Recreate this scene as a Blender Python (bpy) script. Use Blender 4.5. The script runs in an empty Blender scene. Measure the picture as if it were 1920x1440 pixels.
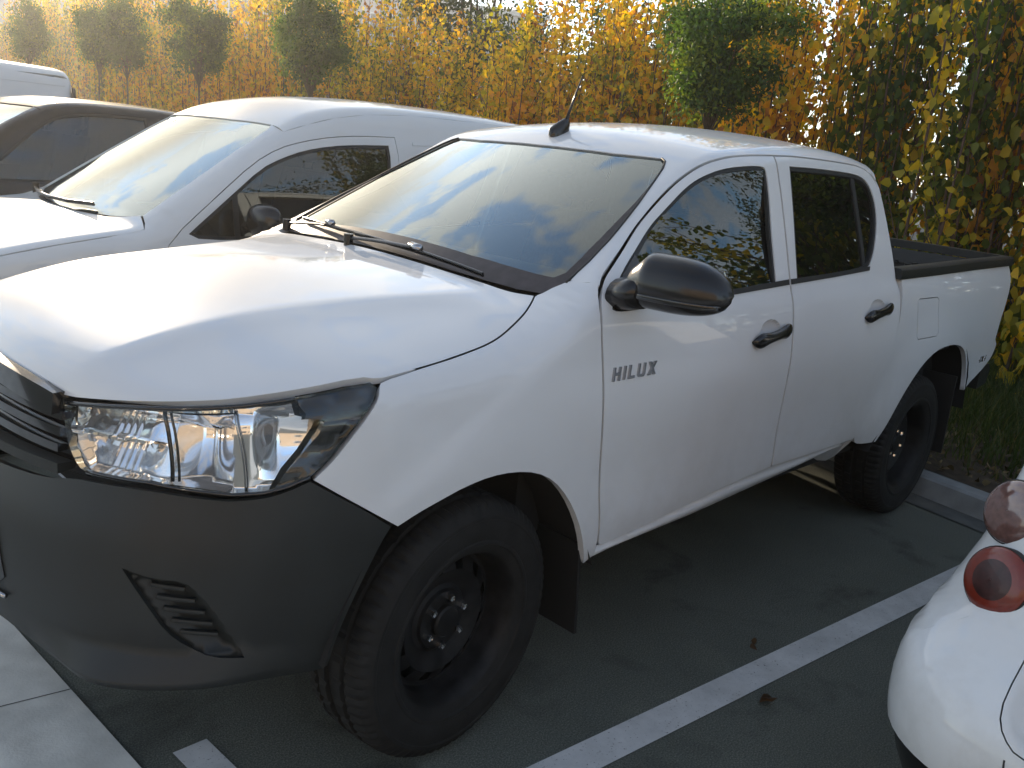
import bpy, math, random
import numpy as np
from mathutils import Vector, Matrix
from mathutils.geometry import delaunay_2d_cdt
RAD = math.radians
rng = np.random.default_rng(7)
random.seed(7)
scene = bpy.context.scene
COL = scene.collection

# ------------------------------------------------------------------ camera, sky, sun, exposure
CAM = (-1.4968, -2.4040, 1.6515)
YAW, PITCH, ROLL, FPX = 0.7639, -0.2596, 0.1022, 1669.07
SUN_AZ, SUN_EL = RAD(73.5), RAD(13.5)
def make_camera():
    f = Vector((math.cos(YAW)*math.cos(PITCH), math.sin(YAW)*math.cos(PITCH), math.sin(PITCH)))
    r = f.cross(Vector((0, 0, 1))).normalized(); u = r.cross(f)
    c, s = math.cos(ROLL), math.sin(ROLL)
    r, u = c*r + s*u, -s*r + c*u
    m = Matrix((r, u, -f)).transposed().to_4x4(); m.translation = CAM
    cd = bpy.data.cameras.new('camera'); o = bpy.data.objects.new('camera', cd)
    COL.objects.link(o); o.matrix_world = m
    cd.sensor_fit = 'HORIZONTAL'; cd.sensor_width = 36.0; cd.lens = 36.0*FPX/1920.0
    cd.clip_start = 0.05; cd.clip_end = 2000.0
    scene.camera = o
make_camera()
scene.view_settings.view_transform = 'Standard'; scene.view_settings.look = 'None'
scene.view_settings.gamma = 1.0
scene.view_settings.exposure = 1.68
scene.render.engine = 'CYCLES'
scene.cycles.max_bounces = 8; scene.cycles.transparent_max_bounces = 16
scene.cycles.sample_clamp_indirect = 6.0
scene.cycles.use_denoising = True

def node(nt, typ, **kw):
    n = nt.nodes.new(typ)
    for k, v in kw.items():
        if k.startswith('i_'):
            n.inputs[k[2:].replace('_', ' ')].default_value = v
        else:
            setattr(n, k, v)
    return n
def ramp(nt, stops, interp='LINEAR'):
    n = nt.nodes.new('ShaderNodeValToRGB'); cr = n.color_ramp; cr.interpolation = interp
    while len(cr.elements) < len(stops): cr.elements.new(0.5)
    for e, (p, c) in zip(cr.elements, stops):
        e.position = p; e.color = tuple(c) + (1,) if len(c) == 3 else c
    return n
def mathn(nt, op, a, b=None, c=None):
    n = nt.nodes.new('ShaderNodeMath'); n.operation = op
    for i, v in enumerate((a, b, c)):
        if v is None: continue
        if hasattr(v, 'is_output') or hasattr(v, 'links'): nt.links.new(v, n.inputs[i])
        else: n.inputs[i].default_value = v
    return n.outputs[0]
def mixc(nt, fac, a, b, blend='MIX'):
    n = nt.nodes.new('ShaderNodeMix'); n.data_type = 'RGBA'; n.blend_type = blend
    for sock, v in ((n.inputs[0], fac), (n.inputs[6], a), (n.inputs[7], b)):
        if hasattr(v, 'links'): nt.links.new(v, sock)
        elif isinstance(v, (int, float)): sock.default_value = v
        else: sock.default_value = tuple(v) + (1,)
    return n.outputs[2]

def make_world():
    w = bpy.data.worlds.new('World'); scene.world = w; w.use_nodes = True
    nt = w.node_tree; L = nt.links; bg = nt.nodes['Background']
    sky = node(nt, 'ShaderNodeTexSky', sky_type='NISHITA', sun_disc=False)
    sky.sun_elevation = SUN_EL; sky.sun_rotation = math.pi/2 - SUN_AZ
    sky.dust_density = 0.05; sky.air_density = 1.0; sky.ozone_density = 2.0
    # a layer of broken cloud, laid on a plane high above
    tc = node(nt, 'ShaderNodeTexCoord'); sep = node(nt, 'ShaderNodeSeparateXYZ')
    L.new(tc.outputs['Generated'], sep.inputs[0])
    zz = mathn(nt, 'ADD', mathn(nt, 'MAXIMUM', sep.outputs[2], 0.0), 0.10)
    comb = node(nt, 'ShaderNodeCombineXYZ')
    L.new(mathn(nt, 'DIVIDE', sep.outputs[0], zz), comb.inputs[0])
    L.new(mathn(nt, 'DIVIDE', sep.outputs[1], zz), comb.inputs[1])
    mp = node(nt, 'ShaderNodeMapping'); mp.inputs['Scale'].default_value = (1.6, 1.0, 1.0)
    mp.inputs['Rotation'].default_value = (0, 0, RAD(35)); mp.inputs['Location'].default_value = (3.1, 1.7, 0.4)
    L.new(comb.outputs[0], mp.inputs[0])
    nz = node(nt, 'ShaderNodeTexNoise'); nz.inputs['Scale'].default_value = 4.2
    nz.inputs['Detail'].default_value = 9; nz.inputs['Roughness'].default_value = 0.56; nz.inputs['Distortion'].default_value = 0.35
    L.new(mp.outputs[0], nz.inputs[0])
    cr = ramp(nt, [(0.42, (0, 0, 0)), (0.525, (1, 1, 1))]); L.new(nz.outputs[0], cr.inputs[0])
    # cloud is lit by the sun: brighter and warmer towards it
    dot = node(nt, 'ShaderNodeVectorMath', operation='DOT_PRODUCT')
    L.new(tc.outputs['Generated'], dot.inputs[0])
    dot.inputs[1].default_value = (math.cos(SUN_AZ)*math.cos(SUN_EL), math.sin(SUN_AZ)*math.cos(SUN_EL), math.sin(SUN_EL))
    near = mathn(nt, 'POWER', mathn(nt, 'MULTIPLY_ADD', dot.outputs['Value'], 0.5, 0.5), 3.0)
    veil = node(nt, 'ShaderNodeMapRange', interpolation_type='SMOOTHSTEP'); veil.inputs[1].default_value = math.cos(RAD(21)); veil.inputs[2].default_value = math.cos(RAD(10))  # dim patch added around the sun to cap its glare mirrored on the bonnet
    L.new(dot.outputs['Value'], veil.inputs[0])
    cl0 = mixc(nt, near, (2.2, 2.4, 2.8), (5.8, 5.8, 5.6))
    cl = mixc(nt, veil.outputs[0], cl0, (1.45, 1.42, 1.36))
    # cloud colour dimmed overhead to take light off the bonnet, brighter near the horizon
    hi = mathn(nt, 'MULTIPLY_ADD', mathn(nt, 'MAXIMUM', sep.outputs[2], 0.0), -0.92, 1.22)
    vm = node(nt, 'ShaderNodeVectorMath', operation='SCALE'); L.new(cl, vm.inputs[0]); L.new(hi, vm.inputs['Scale']); cl = vm.outputs[0]
    fac = mathn(nt, 'MAXIMUM', mathn(nt, 'MAXIMUM', mathn(nt, 'MULTIPLY', cr.outputs[0], 0.88), mathn(nt, 'MULTIPLY', mathn(nt, 'POWER', near, 1.5), 0.22)), veil.outputs[0])
    L.new(mixc(nt, fac, sky.outputs[0], cl), bg.inputs[0])
    bg.inputs[1].default_value = 0.12
    w.cycles.sampling_method = 'MANUAL'; w.cycles.sample_map_resolution = 512
make_world()
def make_sun():
    ld = bpy.data.lights.new('sun', 'SUN'); ld.energy = 2.05; ld.angle = RAD(0.5); ld.color = (1.0, 0.82, 0.60)
    o = bpy.data.objects.new('sun', ld); COL.objects.link(o)
    d = Vector((math.cos(SUN_AZ)*math.cos(SUN_EL), math.sin(SUN_AZ)*math.cos(SUN_EL), math.sin(SUN_EL)))
    o.rotation_euler = d.to_track_quat('Z', 'Y').to_euler(); o.location = d*60
make_sun()

# ------------------------------------------------------------------ materials
MATS = {}
def new_mat(name):
    m = bpy.data.materials.new(name); m.use_nodes = True; nt = m.node_tree
    return m, nt, nt.nodes['Principled BSDF'], nt.nodes['Material Output']
def pmat(name, col, rough=0.5, metal=0.0, coat=0.0, spec=0.5, noise=0.0, nscale=40.0, bump=0.0, bscale=300.0, rvar=0.0, coords='Object'):
    m, nt, p, out = new_mat(name); L = nt.links
    p.inputs['Base Color'].default_value = tuple(col) + (1,)
    p.inputs['Roughness'].default_value = rough; p.inputs['Metallic'].default_value = metal
    p.inputs['Coat Weight'].default_value = coat; p.inputs['Coat Roughness'].default_value = 0.03
    p.inputs['Specular IOR Level'].default_value = spec
    tc = node(nt, 'ShaderNodeTexCoord')
    if noise or rvar:
        n = node(nt, 'ShaderNodeTexNoise'); n.inputs['Scale'].default_value = nscale; n.inputs['Detail'].default_value = 6
        L.new(tc.outputs[coords], n.inputs[0])
        if noise:
            a = [max(0, c*(1-noise)) for c in col]; b = [min(1, c*(1+noise)) for c in col]
            r = ramp(nt, [(0.3, a), (0.7, b)]); L.new(n.outputs[0], r.inputs[0]); L.new(r.outputs[0], p.inputs['Base Color'])
        if rvar:
            L.new(mathn(nt, 'MULTIPLY_ADD', n.outputs[0], rvar, rough - rvar/2), p.inputs['Roughness'])
    if bump:
        n = node(nt, 'ShaderNodeTexNoise'); n.inputs['Scale'].default_value = bscale; n.inputs['Detail'].default_value = 3
        L.new(tc.outputs[coords], n.inputs[0])
        b = node(nt, 'ShaderNodeBump'); b.inputs['Strength'].default_value = bump; b.inputs['Distance'].default_value = 0.002
        L.new(n.outputs[0], b.inputs['Height']); L.new(b.outputs[0], p.inputs['Normal'])
    MATS[name] = m; return m
def car_paint(name, col, dirt=(0.30, 0.27, 0.22), amt=0.16):
    m, nt, p, out = new_mat(name); L = nt.links
    tc = node(nt, 'ShaderNodeTexCoord')
    n = node(nt, 'ShaderNodeTexNoise'); n.inputs['Scale'].default_value = 3.0; n.inputs['Detail'].default_value = 8; n.inputs['Roughness'].default_value = 0.7
    L.new(tc.outputs['Object'], n.inputs[0])
    sp = node(nt, 'ShaderNodeSeparateXYZ'); L.new(tc.outputs['Object'], sp.inputs[0])
    low = node(nt, 'ShaderNodeMapRange'); low.inputs[1].default_value = 0.95; low.inputs[2].default_value = 0.42
    L.new(sp.outputs[2], low.inputs[0])
    r = ramp(nt, [(0.42, (0, 0, 0)), (0.75, (1, 1, 1))]); L.new(n.outputs[0], r.inputs[0])
    f = mathn(nt, 'MULTIPLY', mathn(nt, 'MULTIPLY_ADD', low.outputs[0], 0.9, 0.10), mathn(nt, 'MULTIPLY', r.outputs[0], amt*2.2))
    L.new(mixc(nt, f, col, dirt), p.inputs['Base Color'])
    p.inputs['Roughness'].default_value = 0.5; p.inputs['Specular IOR Level'].default_value = 0.05
    p.inputs['Coat Weight'].default_value = 0.8
    L.new(mathn(nt, 'MULTIPLY_ADD', f, 0.8, 0.03), p.inputs['Coat Roughness'])
    MATS[name] = m; return m
def glass_mat(name, tint, boost=1.0, dust=0.0):
    m, nt, p, out = new_mat(name); L = nt.links; nt.nodes.remove(p)
    t = node(nt, 'ShaderNodeBsdfTransparent'); t.inputs[0].default_value = tuple(tint) + (1,)
    g = node(nt, 'ShaderNodeBsdfGlossy'); g.inputs['Roughness'].default_value = 0.0; g.inputs[0].default_value = (0.93, 0.99, 0.96, 1)
    fr = node(nt, 'ShaderNodeFresnel'); fr.inputs[0].default_value = 1.52
    mx = node(nt, 'ShaderNodeMixShader')
    L.new(mathn(nt, 'MINIMUM', mathn(nt, 'MULTIPLY', fr.outputs[0], boost), 1.0), mx.inputs[0])
    L.new(t.outputs[0], mx.inputs[1]); L.new(g.outputs[0], mx.inputs[2])
    last = mx.outputs[0]
    if dust:
        d = node(nt, 'ShaderNodeBsdfDiffuse'); d.inputs[0].default_value = (0.5, 0.48, 0.44, 1)
        tc = node(nt, 'ShaderNodeTexCoord'); n = node(nt, 'ShaderNodeTexNoise'); n.inputs['Scale'].default_value = 9; n.inputs['Detail'].default_value = 8
        L.new(tc.outputs['Object'], n.inputs[0])
        m2 = node(nt, 'ShaderNodeMixShader'); L.new(mathn(nt, 'MULTIPLY', mathn(nt, 'POWER', n.outputs[0], 2.0), dust), m2.inputs[0])
        L.new(last, m2.inputs[1]); L.new(d.outputs[0], m2.inputs[2]); last = m2.outputs[0]
    L.new(last, out.inputs[0])
    MATS[name] = m; return m
WHITE = car_paint('white_paint', (0.67, 0.675, 0.68))
WHITE_B = car_paint('white_paint_older', (0.66, 0.67, 0.665), amt=0.25)
DARKPAINT = car_paint('dark_grey_paint', (0.014, 0.013, 0.012))
BUMPER = pmat('textured_black_plastic', (0.0155, 0.0175, 0.017), rough=0.46, spec=0.42, noise=0.18, nscale=9, bump=0.25, bscale=900, rvar=0.14)
BLACK = pmat('smooth_black_plastic', (0.007, 0.007, 0.008), rough=0.22, rvar=0.10, nscale=14)
GLOSSB = pmat('gloss_black', (0.010, 0.010, 0.011), rough=0.09, coat=0.6)
RUBBER = pmat('rubber_seal', (0.012, 0.012, 0.012), rough=0.6)
TYRE = pmat('tyre_rubber', (0.013, 0.013, 0.0125), rough=0.78, spec=0.3, noise=0.35, nscale=18, bump=0.25, bscale=160)
STEEL = pmat('black_steel', (0.008, 0.008, 0.0085), rough=0.58, spec=0.3, noise=0.85, nscale=26, rvar=0.25)
NUT = pmat('bright_steel', (0.85, 0.85, 0.85), rough=0.18, metal=1.0)
CHROME = pmat('chrome', (0.96, 0.96, 0.97), rough=0.07, metal=0.80)
SATIN = pmat('satin_silver', (0.42, 0.42, 0.43), rough=0.2, metal=1.0)
INTERIOR = pmat('interior_trim', (0.035, 0.034, 0.034), rough=0.7, noise=0.2, nscale=20)
SEATM = pmat('seat_cloth', (0.055, 0.055, 0.058), rough=0.9, noise=0.25, nscale=60)
LINING = pmat('roof_lining', (0.30, 0.29, 0.27), rough=0.9)
UNDER = pmat('underbody', (0.010, 0.010, 0.010), rough=0.85)
WS_GLASS = glass_mat('windscreen_glass', (0.42, 0.52, 0.48), boost=2.6, dust=0.02)
SIDE_GLASS = glass_mat('side_window_glass', (0.30, 0.33, 0.33), boost=1.9, dust=0.02)
DARK_GLASS = glass_mat('tinted_glass', (0.14, 0.15, 0.15), boost=1.8, dust=0.02)
LENS = glass_mat('clear_lens', (0.95, 0.96, 0.97), boost=0.8)
REDLENS = pmat('red_lens', (0.155, 0.020, 0.010), rough=0.28, coat=0.35, noise=0.12, nscale=90)
REDCORE = pmat('dark_red_lens_core', (0.035, 0.008, 0.007), rough=0.4, coat=0.15, noise=0.4, nscale=60)
SMOKE = pmat('smoked_lens', (0.13, 0.07, 0.06), rough=0.12, coat=1.0, noise=0.2, nscale=80)
AMBER = pmat('amber_lens', (0.45, 0.13, 0.01), rough=0.2, coat=0.6)

# ------------------------------------------------------------------ mesh helpers
def tag(o, label=None, cat=None, group=None, kind=None):
    if label: o['label'] = label
    if cat: o['category'] = cat
    if group: o['group'] = group
    if kind: o['kind'] = kind
    return o
def empty(name, loc=(0, 0, 0), rz=0.0, label=None, cat=None, group=None):
    o = bpy.data.objects.new(name, None); COL.objects.link(o); o.location = loc; o.rotation_euler = (0, 0, rz)
    o.empty_display_size = 0.2
    return tag(o, label, cat, group)
class MB:
    def __init__(s): s.v = []; s.f = []; s.n = []; s.count = 0; s.hasn = False; s.mi = []; s.mcur = 0
    def add(s, vs, fs, ns=None):
        vs = np.asarray(vs, float).reshape(-1, 3); b = s.count
        s.v.append(vs); s.count += len(vs)
        if ns is not None: s.hasn = True; s.n.append(np.asarray(ns, float).reshape(-1, 3))
        else: s.n.append(np.zeros((len(vs), 3)))
        s.f.extend([tuple(int(i) + b for i in f) for f in fs]); s.mi.extend([s.mcur]*len(fs))
        return s
    def box(s, lo, hi, M=None):
        x0, y0, z0 = lo; x1, y1, z1 = hi
        vs = np.array([(x, y, z) for z in (z0, z1) for y in (y0, y1) for x in (x0, x1)], float)
        if M is not None: vs = np.array([M @ Vector(v) for v in vs])
        return s.add(vs, [(0, 2, 3, 1), (4, 5, 7, 6), (0, 1, 5, 4), (2, 6, 7, 3), (0, 4, 6, 2), (1, 3, 7, 5)])
    def tube(s, path, rad, seg=8, cap=True, flat=None):
        path = np.asarray(path, float); n = len(path)
        rad = np.broadcast_to(np.asarray(rad, float), (n,))
        t = np.gradient(path, axis=0); t /= np.maximum(np.linalg.norm(t, axis=1, keepdims=True), 1e-9)
        up = np.array([0, 0, 1.0]) if abs(t[0][2]) < 0.9 else np.array([1.0, 0, 0])
        vs = []
        for i in range(n):
            a = np.cross(t[i], up); a /= np.linalg.norm(a); b = np.cross(a, t[i]); up = b
            for k in range(seg):
                an = 2*math.pi*k/seg
                vs.append(path[i] + rad[i]*(math.cos(an)*a + math.sin(an)*b*(flat or 1.0)))
        fs = [(i*seg+k, i*seg+(k+1) % seg, (i+1)*seg+(k+1) % seg, (i+1)*seg+k) for i in range(n-1) for k in range(seg)]
        if cap: fs += [tuple(range(seg-1, -1, -1)), tuple((n-1)*seg+k for k in range(seg))]
        return s.add(vs, fs)
    def sweep(s, section, path, upv=(0, 0, 1), cap=True):
        """closed 2-D section (side, up) along a path, keeping up fixed"""
        path = np.asarray(path, float); sec = np.asarray(section, float); n, m = len(path), len(sec)
        t = np.gradient(path, axis=0); t /= np.linalg.norm(t, axis=1, keepdims=True)
        vs = []
        for i in range(n):
            a = np.cross(t[i], upv); a /= np.linalg.norm(a); b = np.cross(a, t[i])
            vs += [path[i] + q[0]*a + q[1]*b for q in sec]
        fs = [(i*m+k, i*m+(k+1) % m, (i+1)*m+(k+1) % m, (i+1)*m+k) for i in range(n-1) for k in range(m)]
        if cap: fs += [tuple(range(m-1, -1, -1)), tuple((n-1)*m+k for k in range(m))]
        return s.add(vs, fs)
    def loft(s, rings, cap=True, closed=True):
        rings = [np.asarray(r, float) for r in rings]; m = len(rings[0]); n = len(rings)
        kk = m if closed else m-1
        fs = [(i*m+k, i*m+(k+1) % m, (i+1)*m+(k+1) % m, (i+1)*m+k) for i in range(n-1) for k in range(kk)]
        if cap: fs += [tuple(range(m-1, -1, -1)), tuple((n-1)*m+k for k in range(m))]
        return s.add(np.concatenate(rings), fs)
    def lathe_y(s, prof, c, seg=48, skip=None, mod=None):
        """profile of (r, y) about the y axis through c"""
        vs = []; m = len(prof)
        for k in range(seg):
            a = 2*math.pi*k/seg
            for j, (r, y) in enumerate(prof):
                rr = r + (mod(k, j) if mod else 0)
                vs.append((c[0]+rr*math.cos(a), c[1]+y, c[2]+rr*math.sin(a)))
        fs = []
        for k in range(seg):
            for j in range(m-1):
                if skip and skip(k, j): continue
                q = (k+1) % seg
                fs.append((k*m+j, k*m+j+1, q*m+j+1, q*m+j))
        return s.add(vs, fs)
    def build(s, name, mat, parent=None, smooth=True, sharp=None):
        me = bpy.data.meshes.new(name)
        V = np.concatenate(s.v) if s.v else np.zeros((0, 3))
        me.from_pydata(V.tolist(), [], s.f)
        for mm in (mat if isinstance(mat, (list, tuple)) else [mat]): me.materials.append(mm)
        if isinstance(mat, (list, tuple)): me.polygons.foreach_set('material_index', s.mi)
        me.polygons.foreach_set('use_smooth', [smooth]*len(me.polygons))
        if s.hasn:
            N = np.concatenate(s.n)
            me.normals_split_custom_set_from_vertices(N.tolist())
        elif sharp is not None:
            me.set_sharp_from_angle(angle=RAD(sharp))
        me.update()
        o = bpy.data.objects.new(name, me); COL.objects.link(o)
        if parent: o.parent = parent
        return o
def rrect(w, h, r, n=4):
    """rounded rectangle, counter-clockwise"""
    pts = []
    for cx, cy, a0 in ((w/2-r, h/2-r, 0), (-w/2+r, h/2-r, 90), (-w/2+r, -h/2+r, 180), (w/2-r, -h/2+r, 270)):
        for k in range(n+1):
            a = RAD(a0 + 90*k/n); pts.append((cx+r*math.cos(a), cy+r*math.sin(a)))
    return pts
def copy_tree(o, loc=None, rz=None, parent=None, label=None, group=None, scale=None):
    c = o.copy(); COL.objects.link(c)
    if parent is not None: c.parent = parent
    if loc is not None: c.location = loc
    if rz is not None: c.rotation_euler = (0, 0, rz)
    if scale is not None: c.scale = (scale,)*3 if not hasattr(scale, '__len__') else scale
    if label: c['label'] = label
    if group: c['group'] = group
    for ch in list(o.children): copy_tree(ch, parent=c)
    return c

# ------------------------------------------------------------------ smooth surface functions
def spl(xs,ys):
    xs=np.array(xs,float);ys=np.array(ys,float);n=len(xs);h=np.diff(xs)
    A=np.zeros((n,n));b=np.zeros(n);A[0,0]=A[-1,-1]=1
    for i in range(1,n-1):
        A[i,i-1]=h[i-1];A[i,i]=2*(h[i-1]+h[i]);A[i,i+1]=h[i]
        b[i]=3*((ys[i+1]-ys[i])/h[i]-(ys[i]-ys[i-1])/h[i-1])
    c=np.linalg.solve(A,b)
    def f(x):
        x=np.asarray(x,float);xc=np.clip(x,xs[0],xs[-1])
        i=np.clip(np.searchsorted(xs,xc)-1,0,n-2);t=xc-xs[i]
        bb=(ys[i+1]-ys[i])/h[i]-h[i]*(2*c[i]+c[i+1])/3
        dd=(c[i+1]-c[i])/(3*h[i])
        y=ys[i]+bb*t+c[i]*t*t+dd*t**3
        s0=(ys[1]-ys[0])/h[0]-h[0]*(2*c[0]+c[1])/3
        s1=(ys[-1]-ys[-2])/h[-1]+h[-1]*(c[-2]*1)/3
        return y+np.where(x<xs[0],(x-xs[0])*s0,0)+np.where(x>xs[-1],(x-xs[-1])*s1,0)
    return f
def smax(a,b,k):
    h=np.maximum(k-np.abs(a-b),0)/k
    return np.maximum(a,b)+h*h*k*.25
def smin(a,b,k): return -smax(-a,-b,k)
def sst(a,b,x):
    t=np.clip((x-a)/(b-a),0,1);return t*t*(3-2*t)

_prof=spl([.36,.46,.56,.66,.80,.95,1.10,1.20,1.285],[.845,.868,.881,.880,.883,.889,.884,.872,.845])
# ---- pickup body: half width as a function of (x,z)
_prof=spl([.36,.46,.56,.66,.80,.95,1.10,1.20,1.285],[.845,.868,.881,.880,.883,.889,.884,.872,.845])
def W(x,z):
    lo=_prof(z)
    up=.842-.255*(z-1.285)-.06*(z-1.285)**2
    up=up-.098*sst(1.60,.85,x)*sst(1.25,1.47,z)+.012*sst(1.7,2.4,x)*sst(1.28,1.4,z)
    w=smin(lo,up,.03)
    # wheel-arch flares
    for cx,r0,r1,a in ((0.,.42,.62,.014),(3.085,.44,.74,.020)):
        r=np.hypot(x-cx,z-.40)
        w=w+a*(1-sst(r0,r1,r))*sst(.3,.5,z)
    w=w-.03*sst(.1,-.6,x)*sst(1.3,.9,z)*0
    return w
_wc=spl([-1.0,-.86,-.5,-.3,-.06,.16,.5],[.41,.43,.465,.475,.51,.56,.64])
_zc=spl([-1.0,-.9,-.86,-.69,-.5,-.3,-.06,.16,.45,.6],[.90,1.015,1.055,1.138,1.183,1.208,1.226,1.238,1.255,1.262])
_zs=spl([-.75,-.55,-.3,-.15,0,.13,.2,.3,.5],[1.00,1.05,1.112,1.124,1.140,1.165,1.19,1.225,1.28])
_ws=spl([-.75,-.55,-.3,-.15,0,.13,.2,.3,.5],[.74,.80,.845,.838,.825,.805,.785,.74,.73])
def Hd(x,w):
    wc=_wc(x);zc=_zc(x);zs=_zs(x);ws=_ws(x)
    top=zc+.022*(1-(w/wc)**2)
    t=(w-wc)/np.maximum(ws-wc,.05)
    tt=np.clip(t,0,1)
    d=1.3*tt-1.2*tt*tt+.9*tt**3+np.where(t>1,(t-1)*1.6,0)+np.where(t<0,t*1.3,0)
    side=zc-(zc-zs)*d
    return smin(top,side,.012)
def Xf(w,z): return -.905+.36*w**2+.69*w**8+.15*(z-.95)
_rc=spl([.8,1.0,1.2,1.5,1.9,2.3,2.5],[1.635,1.695,1.742,1.785,1.808,1.795,1.765])
def R(x,w): return _rc(x)-.125*w*w
def Xws(w,z): return 1.021+(z-1.667)*1.887+.26*w*w+.12*(z-1.667)*(z-1.25)
def Xr(w,z): return 2.575-.07*(z-1.3)-.05*w*w-.25*np.maximum(z-1.55,0)**1.5
def Hx(x, w): return Hd(np.minimum(x, .45), w)
def F(p):
    x = p[..., 0]; w = np.abs(p[..., 1]); z = p[..., 2]
    fl = w - W(x, z)
    tl = smax(z - Hx(x, w), (Xf(w, z) - x)*.8, .05)
    tg = smax(smax(.468*(Xws(w, z) - x), z - R(x, w), .03), x - Xr(w, z), .10)
    return smin(smax(fl, tg, .055), smax(fl, tl, .06), .03)
_pr = spl([.30, .36, .44, .55, .68, .78, .84, .90], [-.03, .02, .06, .08, .085, .07, .045, .02])
def Fb(p):
    x = p[..., 0]; w = np.abs(p[..., 1]); z = p[..., 2]
    led = sst(.40, .70, w)*(1 - sst(.80, .90, w))
    fr = (Xf(w, .90) - _pr(z) - led*(.085*np.clip((.530 - z)/.075, 0, 1) - .09*sst(.458, .415, z)) - x)*.8
    fl = w - (W(x, np.maximum(z, .5)) + .003 - .25*np.maximum(.55 - z, 0)**1.5)
    return smax(fr, fl, .10)
def Wbed(x, z):
    lo = _prof(np.minimum(z, 1.285)) + np.where(z > 1.285, -.12*(z - 1.285), 0)
    r = np.hypot(x - 3.085, z - .40)
    return lo + .020*(1 - sst(.44, .74, r))*sst(.3, .5, z)
def Fbed(p):
    x = p[..., 0]; w = np.abs(p[..., 1]); z = p[..., 2]
    return smax(w - Wbed(x, z), x - (4.15 - .05*np.abs(z - 1.1)), .10)
def grad(f, p, e=2e-3):
    g = np.empty(p.shape)
    for i in range(3):
        d = np.zeros(3); d[i] = e; g[..., i] = (f(p + d) - f(p - d))/(2*e)
    return g/np.maximum(np.linalg.norm(g, axis=-1, keepdims=True), 1e-9)
def march(f, o, d, t1, n=90):
    N = len(d); lo = np.full(N, np.nan); hi = np.full(N, np.nan); done = np.zeros(N, bool); prev = f(o)
    for i in range(1, n+1):
        t = t1*i/n; v = f(o + t*d); m = (~done) & (prev > 0) & (v <= 0)
        lo[m] = t - t1/n; hi[m] = t; done |= m; prev = v
        if done.all(): break
    for _ in range(24):
        m = (lo + hi)/2; s = f(o + np.nan_to_num(m)[:, None]*d) > 0
        lo = np.where(s, m, lo); hi = np.where(s, hi, m)
    P = o + ((lo + hi)/2)[:, None]*d
    bad = np.isnan(P[:, 0])
    if bad.any() and (~bad).any():
        good = np.where(~bad)[0]
        for i in np.where(bad)[0]:
            P[i] = P[good[np.argmin(((o[good]-o[i])**2).sum(1))]]
        print('march: filled', int(bad.sum()), 'of', N)
    return P
RAX = .15
def project(f, q, mode):
    q = np.asarray(q, float); a, b = q[:, 0], q[:, 1]; one = np.ones(len(q))
    if mode == 'y': o = np.stack([a, -1.35*one, b], 1); d = np.tile([0., 1, 0], (len(q), 1)); t = 1.34
    elif mode == 'z': o = np.stack([a, b, 2.4*one], 1); d = np.tile([0., 0, -1], (len(q), 1)); t = 2.2
    elif mode == 'x': o = np.stack([-1.8*one, a, b], 1); d = np.tile([1., 0, 0], (len(q), 1)); t = 4.5
    elif mode == 'b': o = np.stack([6.0*one, a, b], 1); d = np.tile([-1., 0, 0], (len(q), 1)); t = 6.0
    elif mode == 'r':
        ph = a/.95; dx, dy = -np.cos(ph), -np.sin(ph)
        o = np.stack([RAX + 1.9*dx, 1.9*dy, b], 1); d = np.stack([-dx, -dy, 0*one], 1); t = 1.85
    return march(f, o, d, t, 140)
def unproj(P, mode):
    P = np.asarray(P)
    if mode == 'y': return P[:, [0, 2]]
    if mode == 'z': return P[:, [0, 1]]
    if mode in 'xb': return P[:, [1, 2]]
    return np.stack([np.arctan2(-P[:, 1], RAX - P[:, 0])*.95, P[:, 2]], 1)
def dens(loop, h, closed=True):
    loop = [np.asarray(p, float) for p in loop]; out = []
    n = len(loop)
    for i in range(n if closed else n-1):
        a, b = loop[i], loop[(i+1) % n]; k = max(1, int(math.ceil(np.linalg.norm(b-a)/h)))
        for j in range(k): out.append(a + (b-a)*j/k)
    if not closed: out.append(loop[-1])
    return np.array(out)
def smooth(loop, it=2, keep=55, closed=True):
    """corner-cutting that leaves corners sharper than `keep` degrees alone"""
    P = [np.asarray(p, float) for p in loop]
    for _ in range(it):
        n = len(P); Q = []
        for i in range(n):
            a, b, c = P[i-1], P[i], P[(i+1) % n]
            if not closed and i in (0, n-1): Q.append(b); continue
            u = b-a; v = c-b; nu, nv = np.linalg.norm(u), np.linalg.norm(v)
            ang = math.degrees(math.acos(max(-1, min(1, float(u @ v)/(nu*nv+1e-12)))))
            if ang > keep or ang < 1: Q.append(b)
            else: Q += [b - u*.25, b + v*.25]
        P = Q
    return np.array(P)
def inside(pt, loops):
    x, y = pt[:, 0], pt[:, 1]; c = np.zeros(len(pt), bool)
    for L in loops:
        a = L; b = np.roll(L, -1, 0)
        for (x0, y0), (x1, y1) in zip(a, b):
            if y0 == y1: continue
            m = ((y0 > y) != (y1 > y)) & (x < (x1-x0)*(y-y0)/(y1-y0) + x0); c ^= m
    return c
def segdist(pt, loops):
    d = np.full(len(pt), 1e9)
    for L in loops:
        a = L; b = np.roll(L, -1, 0)
        for p, q in zip(a, b):
            v = q-p; l = v @ v
            if l < 1e-14: continue
            t = np.clip(((pt-p) @ v)/l, 0, 1); d = np.minimum(d, ((pt - p - t[:, None]*v)**2).sum(1))
    return np.sqrt(d)
def area(L): return .5*np.sum(L[:, 0]*np.roll(L[:, 1], -1) - np.roll(L[:, 0], -1)*L[:, 1])
def offset_loop(L, d):
    """move a dense loop inwards by d"""
    L = np.asarray(L, float); s = 1 if area(L) > 0 else -1
    t = np.roll(L, -1, 0) - np.roll(L, 1, 0); t /= np.maximum(np.linalg.norm(t, axis=1, keepdims=True), 1e-9)
    n = np.stack([-t[:, 1], t[:, 0]], 1)*s
    return L + n*d
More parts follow.
